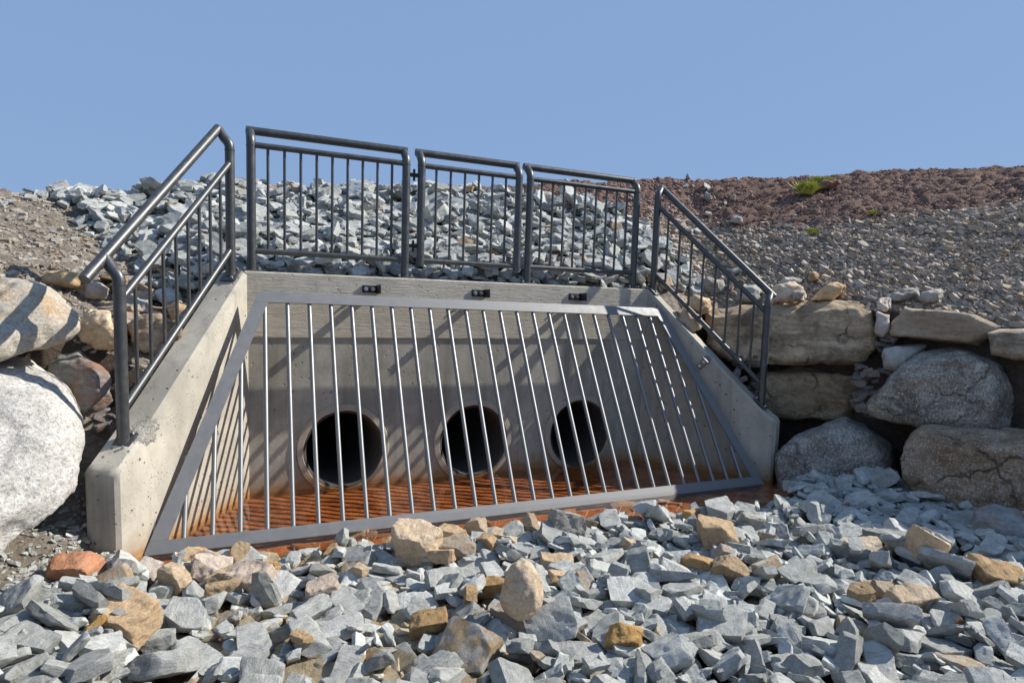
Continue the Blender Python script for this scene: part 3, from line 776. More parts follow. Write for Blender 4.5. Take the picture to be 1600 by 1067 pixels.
# ---- chosen stones: (px, py of the centre), width px, (aspect), material, label, name
rng = random.Random(3)
CH = [
 ((195, 951), 92, (1, .95, .62), m_orange, 'large golden brown block of rock, the biggest rusty one below the white boulder', .15),
 ((118, 900), 82, (1, .7, .62), m_redb, 'red brown angular rock on bare earth beside the white boulder', .1),
 ((650, 852), 80, (1, .8, .72), m_tan, 'big tan angular rock just below the foot of the grate', .1),
 ((558, 840), 46, (1, .8, .8), m_orange, 'small orange tan wedge of rock touching the bottom bar of the grate', .3),
 ((706, 838), 52, (1, .7, .55), m_tan, 'tan stone perched on top of another tan stone below the grate', 0),
 ((713, 864), 62, (1, .7, .55), m_round, 'olive tan rounded stone under another tan stone below the grate', 0),
 ((1115, 834), 70, (1, .75, .62), m_orange, 'broad orange tan rock lying on grey stones right of the water edge', .2),
 ((1088, 873), 54, (1, .5, .35), m_orange, 'thin flat orange stone sliver lying level among grey stones', 0),
 ((1142, 893), 58, (1, .6, .6), m_tan, 'half grey half tan elongated stone tilted downhill', .4),
 ((671, 986), 62, (1, .7, .75), m_orange, 'rusty orange angular rock in the grey stones left below the rounded cobble', .2),
 ((975, 998), 64, (1, .55, .5), m_orange, 'orange brown elongated stone low in the bed, right of the rounded cobble', .1),
 ((388, 900), 84, (1, .55, .38), m_pink, 'long flat pinkish tan slab below the left end of the grate', 0),
 ((272, 905), 56, (1, .5, .8), m_tan, 'tilted tan slab with a dark face leaning beside the pink slab', .8),
 ((350, 921), 58, (1, .5, .45), m_tan, 'small pale tan bone shaped stone under the pink slab', 0),
 ((500, 926), 60, (1, .7, .6), m_pink, 'pale pink ended stone beside a long grey slab', .2),
 ((802, 968), 74, (1, .6, .34), m_pink, 'flat pale pinkish stone wedged under the rounded cobble', .1),
 ((872, 873), 58, (1, .5, .38), m_orange, 'flat rusty stone lying above right of the rounded cobble', .1),
 ((768, 912), 46, (1, .6, .6), m_orange, 'small rusty stone touching the left side of the rounded cobble', .2),
 ((1343, 866), 64, (1, .6, .5), m_tan, 'tan stone at the border of the boulder shadow', .2),
 ((1442, 875), 58, (1, .7, .85), m_tan, 'upright tan pointed stone with orange edges near the boulders', .6),
 ((1550, 903), 80, (1, .6, .5), m_orange, 'yellow orange layered rock at the right edge of the stone bed', .2),
 ((1342, 936), 50, (1, .7, .7), m_tan, 'small orange ended stone attached to a big grey slab', .3),
 ((1424, 926), 74, (1, .55, .45), m_tan, 'long tan grey stone with orange rim in the sunlit bed', .1),
 ((198, 893), 36, (1, .7, .7), m_pale, 'small cream white stone next to the wing wall foot', .1),
 ((237, 900), 44, (1, .75, .85), m_pink, 'white and pink speckled small block near the wing wall foot', .0),
 ((262, 872), 46, (1, .7, .6), m_tan, 'tan stone touching the lower corner of the grate', .2),
 ((330, 886), 60, (1, .7, .6), m_pink, 'pale grey pink angular stone resting between tan stones', .3),
 ((790, 829), 48, (1, .7, .5), m_tan, 'brownish stone at the water edge below the middle of the grate', .0),
 ((1171, 822), 42, (1, .7, .8), m_pale, 'small beige stone right of the broad orange rock', .2),
 ((885, 829), 58, (1, .7, .8), m_pale, 'pale grey square cornered stone standing at the water edge', .3),
 ((1030, 778), 46, (1, .45, .45), m_pale, 'cream white elongated stone sticking out of the shallow water', .5),
]
def zat(x, y):
    i = int((x-GX0)/RES); j = int((y-GY0)/RES); return pk.H[max(0, min(i, pk.H.shape[0]-1)), max(0, min(j, pk.H.shape[1]-1))]
def stone_obj(name, seed, dims, cuts, vox, mat, amp=.03, layer=.012, rnd=None):
    rg = random.Random(seed); bm, N, Dd = hull_planes(rg, dims, cuts)
    me = refine(bm, vox, seed, amp, layer); me.name = name; me.materials.append(mat)
    return me, N, Dd
for k, ((px, py), wpx, asp, mat, lab, tilt) in enumerate(CH):
    z = .05
    for _ in range(6):
        P = hitz(px, py, z); z = z*.5+.5*(zat(P[0], P[1])+.0)
    dep = (P-CAMP)@FWD; sc = wpx*dep/FPX*.94
    me, N, Dd = stone_obj('stone', 100+k, (.5, .5*asp[1], .5*asp[2]), rng.randint(5, 9), .026, mat)
    yaw = -YAW + rng.gauss(0, .25)
    R = np.array(Matrix.Rotation(yaw, 3, 'Z') @ Matrix.Rotation(tilt*.8*rng.choice((-1, 1)), 3, 'Y') @ Matrix.Rotation(.25+rng.gauss(0, .15), 3, 'X'))
    f = pk.fit(N, Dd, R, sc, P[0], P[1], 40)
    if f is None: continue
    f = (f[0]-.10*sc, *f[1:])
    pk.put(f, None)
    o = link('stone', me); o.matrix_world = Matrix.Translation((P[0], P[1], f[0])) @ Matrix(R).to_4x4() @ Matrix.Scale(sc, 4)
    tag(o, lab, 'rock', 'tan and rusty stones among the grey ones')
# small tan chips strung along the foot of the grate
rng = random.Random(8); TC = []
for k in range(5):
    me, N, Dd = stone_obj('small_stone', 300+k, (.5, rng.uniform(.3, .42), rng.uniform(.2, .34)), rng.randint(5, 9), .035, [m_tan, m_orange, m_tan, m_pink, m_orange][k]); TC.append((me, N, Dd))
for px, py, wpx in ((232, 886, 30), (318, 872, 44), (300, 892, 34), (372, 874, 34), (420, 890, 30), (345, 905, 40), (470, 856, 34), (520, 862, 30), (600, 846, 34), (632, 836, 30), (690, 878, 38), (742, 832, 36), (762, 850, 30), (830, 826, 30), (925, 822, 28), (1078, 806, 30), (1135, 862, 30), (980, 850, 26), (1200, 838, 28), (870, 905, 30), (560, 892, 30), (150, 985, 30), (470, 1000, 34), (735, 935, 26)):
    z = .03
    for _ in range(5):
        P = hitz(px, py, z); z = z*.5+.5*zat(P[0], P[1])
    dep = (P-CAMP)@FWD; sc = wpx*dep/FPX*1.05; me, N, Dd = TC[rng.randrange(5)]
    R = rand_rot(rng, .35); f = pk.fit(N, Dd, R, sc, P[0], P[1], 45)
    if f is None: continue
    f = (f[0]-.06*sc, *f[1:]); pk.put(f, None)
    o = bpy.data.objects.new('small_stone', me); C.objects.link(o)
    o.matrix_world = Matrix.Translation((P[0], P[1], f[0])) @ Matrix(R).to_4x4() @ Matrix.Scale(sc, 4)
    tag(o, 'small tan or rusty chip of stone lying among the grey stones', 'rock', 'small tan chips in the stone bed')
# rounded cobble standing on end
P = hitz(822, 968, .10); dep = (P-CAMP)@FWD; hgt = 92*dep/FPX
bm = bmesh.new(); bmesh.ops.create_icosphere(bm, subdivisions=5, radius=1)
for v in bm.verts:
    p = v.co; s = 1+.20*noise.fractal(p*1.1+Vector((3, 8, 1)), 1, 2, 4)
    x, y, z = p.x, p.y, p.z
    z = math.copysign(abs(z)**.85, z); w = .84+.10*(-z)
    v.co = Vector((x*hgt*.42*w*s, y*hgt*.36*s, z*hgt*.5*(1+.06*noise.noise(p*3)))) + Vector((.035*hgt*z, 0, 0))
o = obj('stone', bm, m_round, None, 60); o.location = (P[0], P[1]+.05, .10+hgt*.46); o.rotation_euler = (-.1, -.10, -YAW)
tag(o, 'rounded brown cobble standing on end in the middle of the grey stones', 'rock', 'tan and rusty stones among the grey ones')

# which stones show largest
cnt = np.zeros(len(pk.rocks))
for i in range(0, pk.H.shape[0], 2):
    for j in range(0, pk.H.shape[1], 2):
        r_ = pk.id[i, j]
        if r_ >= 0:
            px, py, d = to_px((pk.x0+i*RES, pk.y0+j*RES, pk.H[i, j]))
            if -20 < px < 1620 and py < 1085 and d > .5: cnt[r_] += 1/d**2.6
order = [r for r in np.argsort(-cnt) if pk.rocks[r] is not None and cnt[r] > 0]
solo = set(order[:300])
for r in order[:300]:
    pi_, R, sc, loc = pk.rocks[r]
    o = bpy.data.objects.new('riprap_stone', PROTO[pi_]['hi']); C.objects.link(o)
    o.matrix_world = Matrix.Translation(Vector(loc)) @ Matrix(R).to_4x4() @ Matrix.Scale(sc, 4)
    tag(o, 'blue grey angular broken stone in the loose bed before the grate', 'rock', 'grey broken stones in the foreground bed')
rest = [rc for r, rc in enumerate(pk.rocks) if rc is not None and r not in solo and cnt[r] > 0]
near = [rc for rc in rest if (rc[3]-CAMP)@FWD < 5.9 and rc[2] > .055]; far = [rc for rc in rest if not ((rc[3]-CAMP)@FWD < 5.9 and rc[2] > .055)]
o = joined('broken_stone_bed', far, m_rock_s, False)
o2 = joined('broken_stone_bed_near', near, m_rock_s, True)
# one object for the mass
me_ = bmesh.new(); me_.from_mesh(o.data); me_.from_mesh(o2.data); me_.to_mesh(o.data); me_.free(); bpy.data.objects.remove(o2)
tag(o, 'smaller and farther grey broken stones filling the bed between the larger ones', 'rocks', None, 'stuff')

# ---- broken stone on the slope behind the headwall
ex0, ex1, ey0, ey1, er = -2.9, 6.4, .0, 4.4, .024
ex = np.arange(ex0, ex1, er); ey = np.arange(ey0, ey1, er)
du, dv = np.meshgrid(np.linspace(2, 15, 2600), np.linspace(0, 1.15, 900), indexing='ij')
pe = emb(du, dv).reshape(-1, 3)
ii = ((pe[:, 0]-ex0)/er).astype(int); jj = ((pe[:, 1]-ey0)/er).astype(int)
ok = (ii >= 0) & (jj >= 0) & (ii < len(ex)) & (jj < len(ey))
EH = np.full((len(ex), len(ey)), -9.0); np.maximum.at(EH, (ii[ok], jj[ok]), pe[ok, 2])
EU = np.zeros_like(EH); EV = np.zeros_like(EH); EU[ii[ok], jj[ok]] = du.ravel()[ok]; EV[ii[ok], jj[ok]] = dv.ravel()[ok]
for _ in range(6):     # close pinholes
    hole = EH < -5
    if not hole.any(): break
    for A_ in (EH, EU, EV):
        sh = np.maximum.reduce([np.roll(A_, s, a) for s in (1, -1) for a in (0, 1)]); A_[hole] = sh[hole]
_v = pe-CAMP; _d = _v@FWD; _gx = PCX+FPX*(_v@RGT)/_d; _gy = PCY-FPX*(_v@UPV)/_d
def slope_depth(px, py, default):
    """distance at which the line of sight meets the bank"""
    m = (np.abs(_gx-px) < 3) & (np.abs(_gy-py) < 3) & (_d > 3)
    return float(_d[m].min()) if m.any() else default
def grey_zone(x, y, rng):
    i = int((x-ex0)/er); j = int((y-ey0)/er)
    if not (0 <= i < len(ex) and 0 <= j < len(ey)) or EH[i, j] < 0: return False
    z = EH[i, j]; px, py, d = to_px((x, y, z))
    v = EV[i, j]
    if v > 1.06: return False
    if y < .30: return False
    # picture-independent bounds written as world polygons: left edge runs from the wing up to the crest, right edge beside the right wing
    left = np.interp(v, [0, .3, .6, .85, 1.0], [5.75, 5.45, 4.75, 4.1, 3.65])
    right = np.interp(v, [0, .25, .5, .68, .80, .9], [12.6, 12.1, 11.3, 10.3, 9.0, 7.9])
    u = EU[i, j]; wob = .35*noise.noise(Vector((x*2.1, y*2.1, 0)))+rng.gauss(0, .18)
    top = 1.03 if u < 6.3 else np.interp(u, [6.3, 6.9, 7.6, 8.2, 9, 10, 11], [1.0, .92, .88, .85, .80, .74, .66])
    return left+wob < u < right+wob and v < top+.04*rng.gauss(0, 1)
ek = Packer(ex, ey, EH)
def reg_e(rng):
    while True:
        x, y = rng.uniform(-2.6, 6.2), rng.uniform(.30, 4.3)
        if grey_zone(x, y, rng): return x, y
rng = random.Random(21)
fill(ek, rng, 3500, reg_e, lambda r, x, y: min(.27, max(.07, r.lognormvariate(math.log(.118), .32))), slope=(.0, .42), maxh=.05, cand=4, ori=3, tilt=.3)
fill(ek, rng, 2900, reg_e, lambda r, x, y: min(.25, max(.07, r.lognormvariate(math.log(.112), .33))), slope=(.0, .42), tilt=.4, maxh=.07, cand=5, ori=2)
fill(ek, rng, 1800, reg_e, lambda r, x, y: r.uniform(.035, .08), slope=(.0, .42), tilt=.6, maxh=.08, cand=6, ori=1)
# a few stray stones on the bare soil either side
def reg_stray(rng):
    while True:
        x, y = rng.uniform(-2.4, 6.3), rng.uniform(.2, 4.2)
        i = int((x-ex0)/er); j = int((y-ey0)/er)
        if EH[i, j] > 0 and EV[i, j] < 1.02: return x, y
fill(ek, rng, 110, reg_stray, lambda r, x, y: r.uniform(.05, .13), slope=(.0, .42), maxh=.03, cand=2, ori=1)
o = joined('slope_riprap', ek.rocks, m_rock_s, False)
tag(o, 'grey broken stone covering the slope behind the railings up to the crest', 'rocks', None, 'stuff')

# ---- shale chips and soil clods on the bare slopes
def scatter(name, n, seed, usel, size, flat, mat, label, cat):
    rg = random.Random(seed); nr = np.random.default_rng(seed)
    prot = []
    for k in range(14):
        bm, N, Dd = hull_planes(rg, (.5, rg.uniform(.28, .45), rg.uniform(*flat)), 3)
        bmesh.ops.triangulate(bm, faces=bm.faces[:]); bm.verts.index_update()
        prot.append((np.array([v.co[:] for v in bm.verts], np.float32), np.array([[v.index for v in f.verts] for f in bm.faces], np.int32))); bm.free()
    Vs, Fs, o = [], [], 0; made = 0
    while made < n:
        u = nr.uniform(1, NU-1); v = nr.uniform(0, 1.03)
        if not usel(u, v, nr): continue
        p = emb(np.array([u]), np.array([v]))[0]; q = Vector(p)
        p[2] += .05*noise.noise(q*1.3)+.03*noise.noise(q*4)
        sc = size(nr, u, v); R = rand_rot(rg, .2)
        Sl = np.array(Vector((0, 0, 1)).rotation_difference(Vector((.25 if u > 13 else 0, -.4, 1)).normalized()).to_matrix())
        pv, pf = prot[rg.randrange(14)]
        Vs.append((pv@(Sl@R).T*sc+p+np.array([0, 0, sc*flat[0]*.5])).astype(np.float32)); Fs.append(pf+o); o += len(pv); made += 1
    me = mesh_np(name, np.concatenate(Vs), np.concatenate(Fs), mat)
    return tag(link(name, me), label, cat, None, 'stuff')
def chip_sel(u, v, nr):
    if 6.2 < u < 11.5: return False
    return v < red_at(np.array([u]))[0]+nr.normal(0, .05) and v < 1.01
def chip_size(nr, u, v): return float(np.clip(nr.lognormal(math.log(.018 if u < 7 else .0215), .6), .010, .08 if u < 7 else .12))
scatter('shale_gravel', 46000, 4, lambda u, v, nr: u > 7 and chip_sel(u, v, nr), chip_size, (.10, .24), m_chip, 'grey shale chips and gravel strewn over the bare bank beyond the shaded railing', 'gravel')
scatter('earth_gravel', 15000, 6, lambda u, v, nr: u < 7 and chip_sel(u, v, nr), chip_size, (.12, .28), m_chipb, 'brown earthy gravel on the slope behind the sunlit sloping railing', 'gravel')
def clod_sel(u, v, nr):
    return u > 7 and v > red_at(np.array([u]))[0]+nr.normal(0, .04) and v < 1.03
scatter('soil_clods', 20000, 9, clod_sel, lambda nr, u, v: float(np.clip(nr.lognormal(math.log(.017), .5), .008, .055)), (.25, .40), m_clod, 'reddish brown crumbly soil clods along the crest of the bank', 'soil')

# silt covered stones lying in the shallow water outside the rack
rg = random.Random(41); Vs, Fs, o_ = [], [], 0
for k in range(260):
    x, y = rg.uniform(-.3, 4.5), rg.uniform(-1.95, -1.12)
    if k > 170: x, y = rg.uniform(-.9, 1.2), rg.uniform(-3.1, -2.0)
    sc = rg.uniform(.09, .22); pr = PROTO[rg.randrange(NPR)]; R = rand_rot(rg, .15)
    z = -.062 if k <= 170 else -.075
    Vs.append((pr['lv']*np.array([1, 1, .6])@R.T*sc+np.array([x, y, z+sc*.05])).astype(np.float32)); Fs.append(pr['lf']+o_); o_ += len(pr['lv'])
tag(link('silted_stones', mesh_np('silted_stones', np.concatenate(Vs), np.concatenate(Fs), m_wetst)), 'orange silt covered stones under the shallow water outside the grate', 'rocks', None, 'stuff')

# fine gravel spilled between the white boulder and the wing wall
rg = random.Random(31); Vs, Fs, o_ = [], [], 0
for k in range(2600):
    x, y = rg.uniform(-1.75, -.42), rg.uniform(-2.35, -.9)
    if rg.random() < .35: x, y = rg.gauss(-.95, .10), rg.gauss(-1.55, .16)
    z = float(bed(np.array([x]), np.array([y]))[0]); sc = min(.075, rg.lognormvariate(math.log(.022), .45))
    pr = PROTO[rg.randrange(NPR)]; R = rand_rot(rg, .5)
    Vs.append((pr['lv']@R.T*sc+np.array([x, y, z+sc*.12])).astype(np.float32)); Fs.append(pr['lf']+o_); o_ += len(pr['lv'])
tag(link('fine_gravel', mesh_np('fine_gravel', np.concatenate(Vs), np.concatenate(Fs), m_rock_s)), 'fine grey gravel on bare earth between the white boulder and wing wall', 'gravel', None, 'stuff')

# ------------------------------------------------------------------ boulders
def boulder(outline, dl, dr, thick, seed, mat, label, box=.5, amp=.03, layer=.01, vox=.022, facets=6, top_in=0.0, name='boulder', group='boulders stacked beside the culvert', tilt=0.0, freq=2.4):
    """outline of the front seen from the camera, at real distance: left side at depth dl, right side dr; thick metres deep"""
    out = np.array(outline, float); c = (out.min(0)+out.max(0))/2
    x0, x1 = out[:, 0].min(), out[:, 0].max(); y0, y1 = out[:, 1].min(), out[:, 1].max()
    def dep(px, py): return dl+(dr-dl)*(px-x0)/(x1-x0) + tilt*(c[1]-py)/(y1-y0)
    P3 = np.array([D(px, py, dep(px, py)) for px, py in out])
    cen = np.array(D(c[0], c[1], dep(*c)))
    w = np.array([cen[0]-CAMP[0], cen[1]-CAMP[1], 0]); w /= np.linalg.norm(w)
    # closed curve resampled
    n = 84; pts = np.vstack([P3, P3[:1]]); seg = np.linalg.norm(np.diff(pts, axis=0), axis=1); cum = np.r_[0, np.cumsum(seg)]
    tq = np.linspace(0, cum[-1], n, endpoint=False); ring = np.stack([np.interp(tq, cum, pts[:, k]) for k in range(3)], 1)
    rel = ring-cen
    V = []; m = 22
    for j in range(1, m):
        ph = -pi/2+pi*j/m; sc = cos(ph)**box; dz = math.copysign(abs(sin(ph))**.8, sin(ph))
        q = rel*sc + w*(dz*thick*.5+thick*.42)
        q[:, 2] -= top_in*max(0, -sin(ph))*np.clip(rel[:, 2], 0, None)
        V.append(q)
    V = np.concatenate(V+[(w*(-thick*.08))[None], (w*thick*.92)[None]])
    Fq = []
    for j in range(m-2):
        for k in range(n): Fq.append((j*n+k, j*n+(k+1) % n, (j+1)*n+(k+1) % n, (j+1)*n+k))
    a, b = len(V)-2, len(V)-1
    bm = bmesh.new(); vs = [bm.verts.new(v) for v in V]
    for f in Fq: bm.faces.new([vs[i] for i in f])
    for k in range(n):
        bm.faces.new((vs[a], vs[(k+1) % n], vs[k])); bm.faces.new((vs[b], vs[(m-2)*n+k], vs[(m-2)*n+(k+1) % n]))
    bmesh.ops.recalc_face_normals(bm, faces=bm.faces[:])
    rg = random.Random(seed)
    for k in range(facets):
        nn = Vector((-w[0], -w[1], 0))*rg.uniform(.5, 1.2)+Vector((rg.gauss(0, .55), rg.gauss(0, .35), rg.gauss(0.1, .55))); nn.normalize()
        sup = max(v.co.dot(nn) for v in bm.verts); d = sup*rg.uniform(.76, .93)
        for v in bm.verts:
            e = v.co.dot(nn)-d
            if e > 0: v.co -= nn*e
    me = refine(bm, vox, seed, 0, 0); rough_mesh(me, seed, amp, layer, freq)
    me.name = name; o = link(name, me, mat); o.location = cen
    return tag(o, label, 'boulder', group)
LG = 'boulders stacked left of the culvert'; RG = 'boulders stacked right of the culvert'
boulder([(0,564),(44,567),(88,588),(121,627),(140,665),(147,705),(142,765),(122,808),(94,848),(54,882),(15,897),(-40,905),(-150,880),(-210,800),(-220,700),(-180,610),(-100,570)], 2.9, 3.62, .9, 1, m_white, 'huge rounded white granite boulder at the left edge, beside the wing wall end', tilt=.7, box=.62, amp=.030, layer=.004, vox=.018, facets=5, group=LG)
boulder([(0,443),(40,441),(80,453),(112,470),(131,492),(130,518),(112,533),(60,550),(0,563),(-80,565),(-130,520),(-110,460)], 3.62, 3.98, .6, 2, m_slab, 'rust stained pale granite slab with railing shadows, lying on top of the white boulder', box=.36, amp=.03, layer=.014, facets=9, group=LG, tilt=.35, vox=.016)
boulder([(40,590),(62,562),(90,548),(125,548),(160,575),(178,600),(183,635),(165,660),(132,672),(90,660),(50,630)], 4.30, 4.25, .5, 3, m_dark, 'dark grey and reddish rock squeezed between the white boulder and the wing wall', box=.22, amp=.04, layer=.02, facets=14, group=LG, tilt=.1, vox=.014)
for k, (ol, a, b, mt, lb) in enumerate([
   ([(120,500),(140,482),(175,487),(188,520),(182,548),(150,552),(122,535)], 4.75, 4.75, m_tan, 'brown wedge rock behind the lower railing post, right of the stained slab'),
   ([(195,505),(215,488),(250,490),(282,505),(285,540),(255,556),(205,552)], 4.95, 5.0, m_sand, 'tan block rock seen through the pickets of the sunlit wing railing'),
   ([(57,440),(75,424),(105,422),(128,432),(120,448),(80,452)], 4.9, 4.9, m_tan, 'tan flat topped rock on the slope above the stained slab'),
   ([(108,456),(125,441),(155,440),(175,452),(165,466),(125,468)], 5.0, 5.0, m_pink, 'flat pinkish stone on the slope behind the sloping handrail'),
   ([(258,480),(275,468),(295,475),(296,500),(272,508)], 5.4, 5.4, m_tan, 'small tan rock beside the upper end of the sunlit wing wall'),
   ([(175,478),(200,464),(235,470),(240,486),(205,492)], 5.2, 5.2, m_pale, 'pale flat stone between the handrail and tan block rock')]):
    q = slope_depth(np.mean([p[0] for p in ol]), max(p[1] for p in ol)-4, a)
    if abs(q-a) < 1.5: a = b = q-.04
    boulder(ol, a, b, .28, 20+k, mt, lb, box=.45, amp=.03, facets=6, vox=.012, name='rock', group='loose rocks behind the sunlit wing wall', freq=5)
boulder([(1098,482),(1180,476),(1262,472),(1362,469),(1369,490),(1374,520),(1381,555),(1372,569),(1300,572),(1200,572),(1130,566),(1100,540)], 7.0, 6.3, .75, 5, m_sand, 'largest flat faced brown sandstone block behind the lower end of the shaded railing', box=.12, amp=.032, layer=.009, facets=7, group=RG, vox=.018)
boulder([(1165,590),(1190,582),(1260,577),(1340,583),(1349,600),(1346,640),(1340,662),(1280,660),(1205,655),(1170,645)], 6.95, 6.5, .7, 6, m_sand, 'dark brown sandstone block recessed under the largest sandstone block', box=.12, amp=.032, layer=.009, facets=7, group=RG, vox=.018)
boulder([(1344,648),(1352,628),(1390,590),(1410,568),(1440,552),(1500,543),(1541,545),(1560,570),(1585,610),(1605,650),(1600,672),(1520,677),(1450,679),(1400,671),(1365,662)], 5.9, 5.25, .7, 7, m_granite, 'wide grey speckled granite boulder, peaked, resting on the brown boulder at right', box=.20, amp=.034, layer=.014, facets=11, group=RG, vox=.018)
boulder([(1206,740),(1207,715),(1240,690),(1290,668),(1320,662),(1360,674),(1395,705),(1402,745),(1385,775),(1300,785),(1215,780)], 6.15, 5.9, .7, 8, m_granite, 'grey speckled boulder low beside the end of the shaded wing wall', box=.28, amp=.034, facets=10, group=RG, vox=.018)
boulder([(1400,720),(1415,690),(1436,673),(1500,680),(1560,683),(1620,685),(1690,692),(1720,760),(1690,850),(1620,845),(1560,822),(1490,800),(1425,775),(1403,750)], 5.4, 4.65, .9, 9, m_brown, 'brown granite boulder at the right edge standing on the grey stones', box=.14, amp=.034, layer=.014, facets=10, group=RG, vox=.018)
boulder([(1385,522),(1395,500),(1412,480),(1480,486),(1560,500),(1580,508),(1562,517),(1547,530),(1530,541),(1480,538),(1420,529)], 6.1, 5.45, .6, 10, m_tan, 'long tan sandstone slab with orange end lying on the peaked boulder', box=.16, amp=.03, layer=.016, facets=7, group=RG, vox=.015)
boulder([(1540,520),(1560,513),(1620,509),(1680,520),(1685,570),(1600,568),(1545,557)], 5.35, 5.1, .6, 12, m_sand, 'brown block at the right edge overlapping the long tan slab', box=.26, amp=.02, facets=4, group=RG, vox=.016)
boulder([(1379,547),(1400,539),(1449,540),(1430,560),(1402,582),(1381,577)], 5.98, 5.95, .4, 13, m_pale, 'small pale wedge stone filling the gap under the long tan slab', box=.4, facets=4, group=RG, vox=.013)
boulder([(1369,486),(1392,490),(1391,505),(1378,527),(1371,522)], 6.12, 6.1, .3, 14, m_pink, 'narrow pinkish stone upright between sandstone block and tan slab', box=.4, facets=4, group=RG, vox=.012)
boulder([(1512,830),(1520,806),(1550,798),(1590,808),(1630,845),(1640,885),(1590,872),(1560,850),(1530,868)], 4.6, 4.35, .4, 15, m_dark, 'big smooth bluish grey rock in shade below the brown boulder', box=.5, facets=5, group=RG, vox=.014)
for k, (ol, a, b, mt, lb) in enumerate([
   ([(1203,470),(1206,447),(1230,440),(1256,447),(1262,468)], 6.75, 6.7, m_tan, 'tan rock with flat top on the left end of the sandstone block'),
   ([(1268,470),(1282,450),(1305,440),(1322,444),(1318,456),(1300,470)], 6.7, 6.6, m_tan, 'pointed tan wedge rock on top of the sandstone block'),
   ([(1236,472),(1240,456),(1257,453),(1258,471)], 6.5, 6.5, m_pink, 'small square pinkish rock standing on the sandstone block'),
   ([(1212,446),(1225,432),(1255,436),(1252,448)], 6.95, 6.9, m_pale, 'pale flat stone on gravel behind the rocks topping the sandstone block'),
   ([(1262,432),(1270,423),(1280,430),(1275,440),(1264,440)], 6.9, 6.9, m_tan, 'little yellowish stone on gravel above the sandstone block'),
   ([(1366,485),(1372,466),(1390,466),(1394,482),(1385,488)], 6.2, 6.2, m_pink, 'pinkish angular stone at the right end of the sandstone block'),
   ([(1378,470),(1400,455),(1435,449),(1438,462),(1420,472)], 6.5, 6.4, m_pale, 'grey flat slab half buried in gravel above the tan slab'),
   ([(1437,470),(1440,456),(1470,450),(1477,465),(1462,474)], 6.35, 6.3, m_pale, 'pale grey blocky stone in gravel right of the half buried slab'),
   ([(1478,488),(1490,474),(1510,476),(1512,490)], 6.1, 6.1, m_pale, 'pale stone lying on gravel behind the long tan slab'),
   ([(1540,485),(1546,472),(1557,472),(1560,486)], 6.0, 5.9, m_round, 'small rounded olive stone on gravel above the right edge block'),
   ([(1065,478),(1085,462),(1110,468),(1112,486),(1090,492)], 6.85, 6.85, m_tan, 'tan rock just outside the upper part of the shaded wing wall'),
   ([(1058,500),(1070,482),(1096,490),(1098,512),(1080,520)], 6.75, 6.75, m_tan, 'yellowish tan rock wedged between shaded wing wall and sandstone block'),
   ([(1150,470),(1158,448),(1180,444),(1192,456),(1190,474)], 6.95, 6.9, m_rock_i, 'grey rock behind the handrail of the shaded railing'),
   ([(1090,450),(1105,432),(1130,438),(1136,455),(1112,462)], 7.2, 7.2, m_pale, 'pale rock seen between pickets of the shaded railing'),
   ([(1138,346),(1145,336),(1160,338),(1164,348),(1150,352)], 8.6, 8.6, m_rock_i, 'lone blue grey stone on the red soil above the shaded railing'),
   ([(1140,312),(1144,304),(1151,306),(1150,314)], 9.2, 9.2, m_tan, 'lone tan stone on the red soil near the crest'),
   ([(768,300),(780,288),(800,292),(802,306),(785,312)], 8.5, 8.5, m_pale, 'pale block stone on red soil behind the gate'),
   ([(838,312),(848,296),(862,300),(876,330),(862,334)], 8.2, 8.2, m_pink, 'leaning pale beige slab behind the right level panel'),
   ([(866,325),(876,308),(892,312),(896,326),(884,332)], 8.15, 8.1, m_tan, 'tan stone beside the leaning beige slab on the riprap top')]):
    if any(w in lb for w in ('gravel', 'soil', 'riprap', 'behind the handrail', 'between pickets', 'leaning')):
        q = slope_depth(np.mean([p[0] for p in ol]), max(p[1] for p in ol)-3, a)
        if abs(q-a) < 2: a = b = q-.05
    boulder(ol, a, b, .26, 40+k, mt, lb, box=.4, amp=.03, facets=6, vox=.014 if a < 8 else .016, name='rock', group='loose rocks on the slope above the walls', freq=5)

# thin tan slabs lying on the slope behind the sunlit railing
rg = random.Random(71)
for k in range(20):
    px, py = rg.uniform(120, 330), rg.uniform(438, 520)
    if py > 560-.25*(px-100): continue
    q = slope_depth(px, py, None)
    if q is None: continue
    pr = PROTO[rg.randrange(NPR)]; mw = pr['hi'].copy(); mw.materials.clear(); mw.materials.append(rg.choice((m_tan, m_pale, m_pink, m_sand)))
    o = bpy.data.objects.new('flat_stone', mw); C.objects.link(o); sc = rg.uniform(.12, .30)
    o.matrix_world = Matrix.Translation(Vector(D(px, py, q))+Vector((0, 0, .02))) @ Matrix(rand_rot(rg, .18)).to_4x4() @ Matrix.Diagonal((sc, sc, sc*.6, 1))
    tag(o, 'thin tan stone slab lying on the slope behind the sunlit sloping railing', 'rock', 'thin slabs behind the sunlit railing')
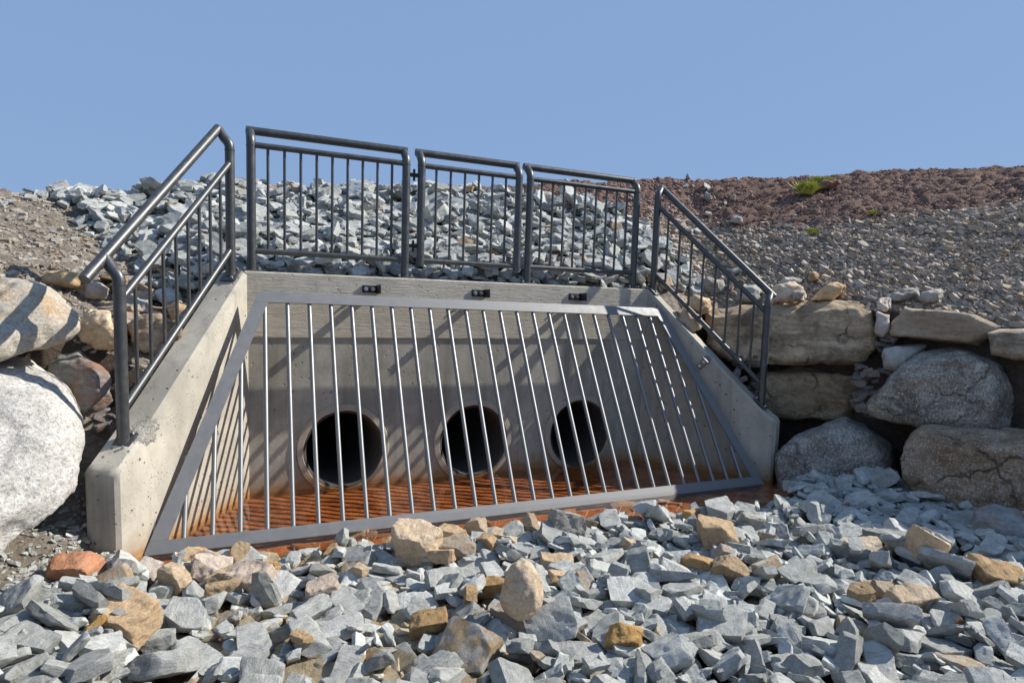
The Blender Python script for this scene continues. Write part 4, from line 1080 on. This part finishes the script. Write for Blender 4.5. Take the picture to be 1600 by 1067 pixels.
# small stones jammed in the gaps between the boulders
rg = random.Random(61); WEDGE = []
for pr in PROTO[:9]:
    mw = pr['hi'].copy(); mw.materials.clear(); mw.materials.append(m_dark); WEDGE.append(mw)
for (x0, x1, y0, y1, dp, n) in ((1340, 1392, 572, 645, 6.08, 26), (1146, 1186, 556, 640, 6.78, 18), (1370, 1394, 518, 550, 6.16, 7), (150, 178, 640, 672, 4.25, 7)):
    for k in range(n):
        px, py = rg.uniform(x0, x1), rg.uniform(y0, y1); sc = rg.uniform(.06, .17)
        o = bpy.data.objects.new('wedged_stone', WEDGE[rg.randrange(len(WEDGE))]); C.objects.link(o)
        o.matrix_world = Matrix.Translation(D(px, py, dp+rg.uniform(-.05, .05))) @ Matrix(rand_rot(rg, .4)).to_4x4() @ Matrix.Scale(sc, 4)
        tag(o, 'small loose stone jammed into a gap among the stacked boulders', 'rock', 'small stones in the gaps between boulders')

# ------------------------------------------------------------------ grass, stick and litter
def grass(px, py, dep, r, n, h, seed, label):
    rg = random.Random(seed); bm = bmesh.new()
    for k in range(n):
        a = rg.uniform(0, 2*pi); q = r*math.sqrt(rg.random()); b = Vector((q*cos(a), q*sin(a)*.6, 0)); l = h*rg.uniform(.5, 1.1)
        t = Vector((rg.gauss(0, .35)+b.x*1.5, rg.gauss(0, .35)+b.y*1.5-.2, 1)).normalized(); sd = t.cross(Vector((rg.gauss(0, 1), rg.gauss(0, 1), .1))).normalized()*.011
        m1 = b+t*l*.55; m2 = b+t*l+Vector((t.x, t.y, -.3))*l*.25
        v = [bm.verts.new(x) for x in (b-sd, b+sd, m1+sd*.8, m1-sd*.8, m2)]
        bm.faces.new((v[0], v[1], v[2], v[3])); bm.faces.new((v[3], v[2], v[4]))
    o = obj('grass_tuft', bm, m_grass); dep = slope_depth(px, py, dep)-.03; p = D(px, py, dep); o.location = p
    return tag(o, label, 'grass', 'grass tufts on the bank')
grass(1259, 303, 9.35, .10, 520, .20, 1, 'bright green grass tuft on the red soil near the crest, the tallest one')
grass(1285, 287, 9.5, .17, 520, .10, 2, 'low green turf strip growing on a clod right of the tallest tuft')
grass(1269, 364, 8.3, .06, 160, .07, 3, 'small yellowish green tuft lower on the gravel slope')
grass(1363, 334, 8.8, .05, 120, .05, 4, 'tiny green tuft where red soil meets gravel')
q_ = slope_depth(1290, 296, 9.4)
boulder([(1268,292),(1285,283),(1312,278),(1314,284),(1295,294),(1275,298)], q_-.02, q_-.02, .2, 77, m_clodb, 'brown turf clod carrying a low green strip of grass', box=.5, vox=.016, name='turf_clod', group='loose rocks on the slope above the walls', freq=6)
bm = bmesh.new()
q_ = slope_depth(576, 336, 7.4)-.22; p0, p1 = Vector(D(540, 340, q_)), Vector(D(594, 328, q_+.05))
dd = (p1-p0).normalized(); sd = dd.cross(Vector((0, 0, 1))).normalized(); add_box(bm, (p0+p1)/2+Vector((0, 0, .04)), dd, sd, sd.cross(dd), (p1-p0).length, .045, .028, .004)
tag(obj('wood_stick', bm, m_wood), 'pale broken wooden stake lying on the stones behind the level panel', 'stick')
bm = bmesh.new(); p0 = Vector(D(647, 347, slope_depth(647, 350, 7.3)-.16)); add_box(bm, p0, (1, .2, 0), (0, .4, .9), (0, -.9, .4), .04, .05, .012, .003)
tag(obj('plastic_scrap', bm, m_red), 'small red scrap of plastic on the stones beside the gate hinge', 'litter')
print('objects', len(bpy.data.objects))
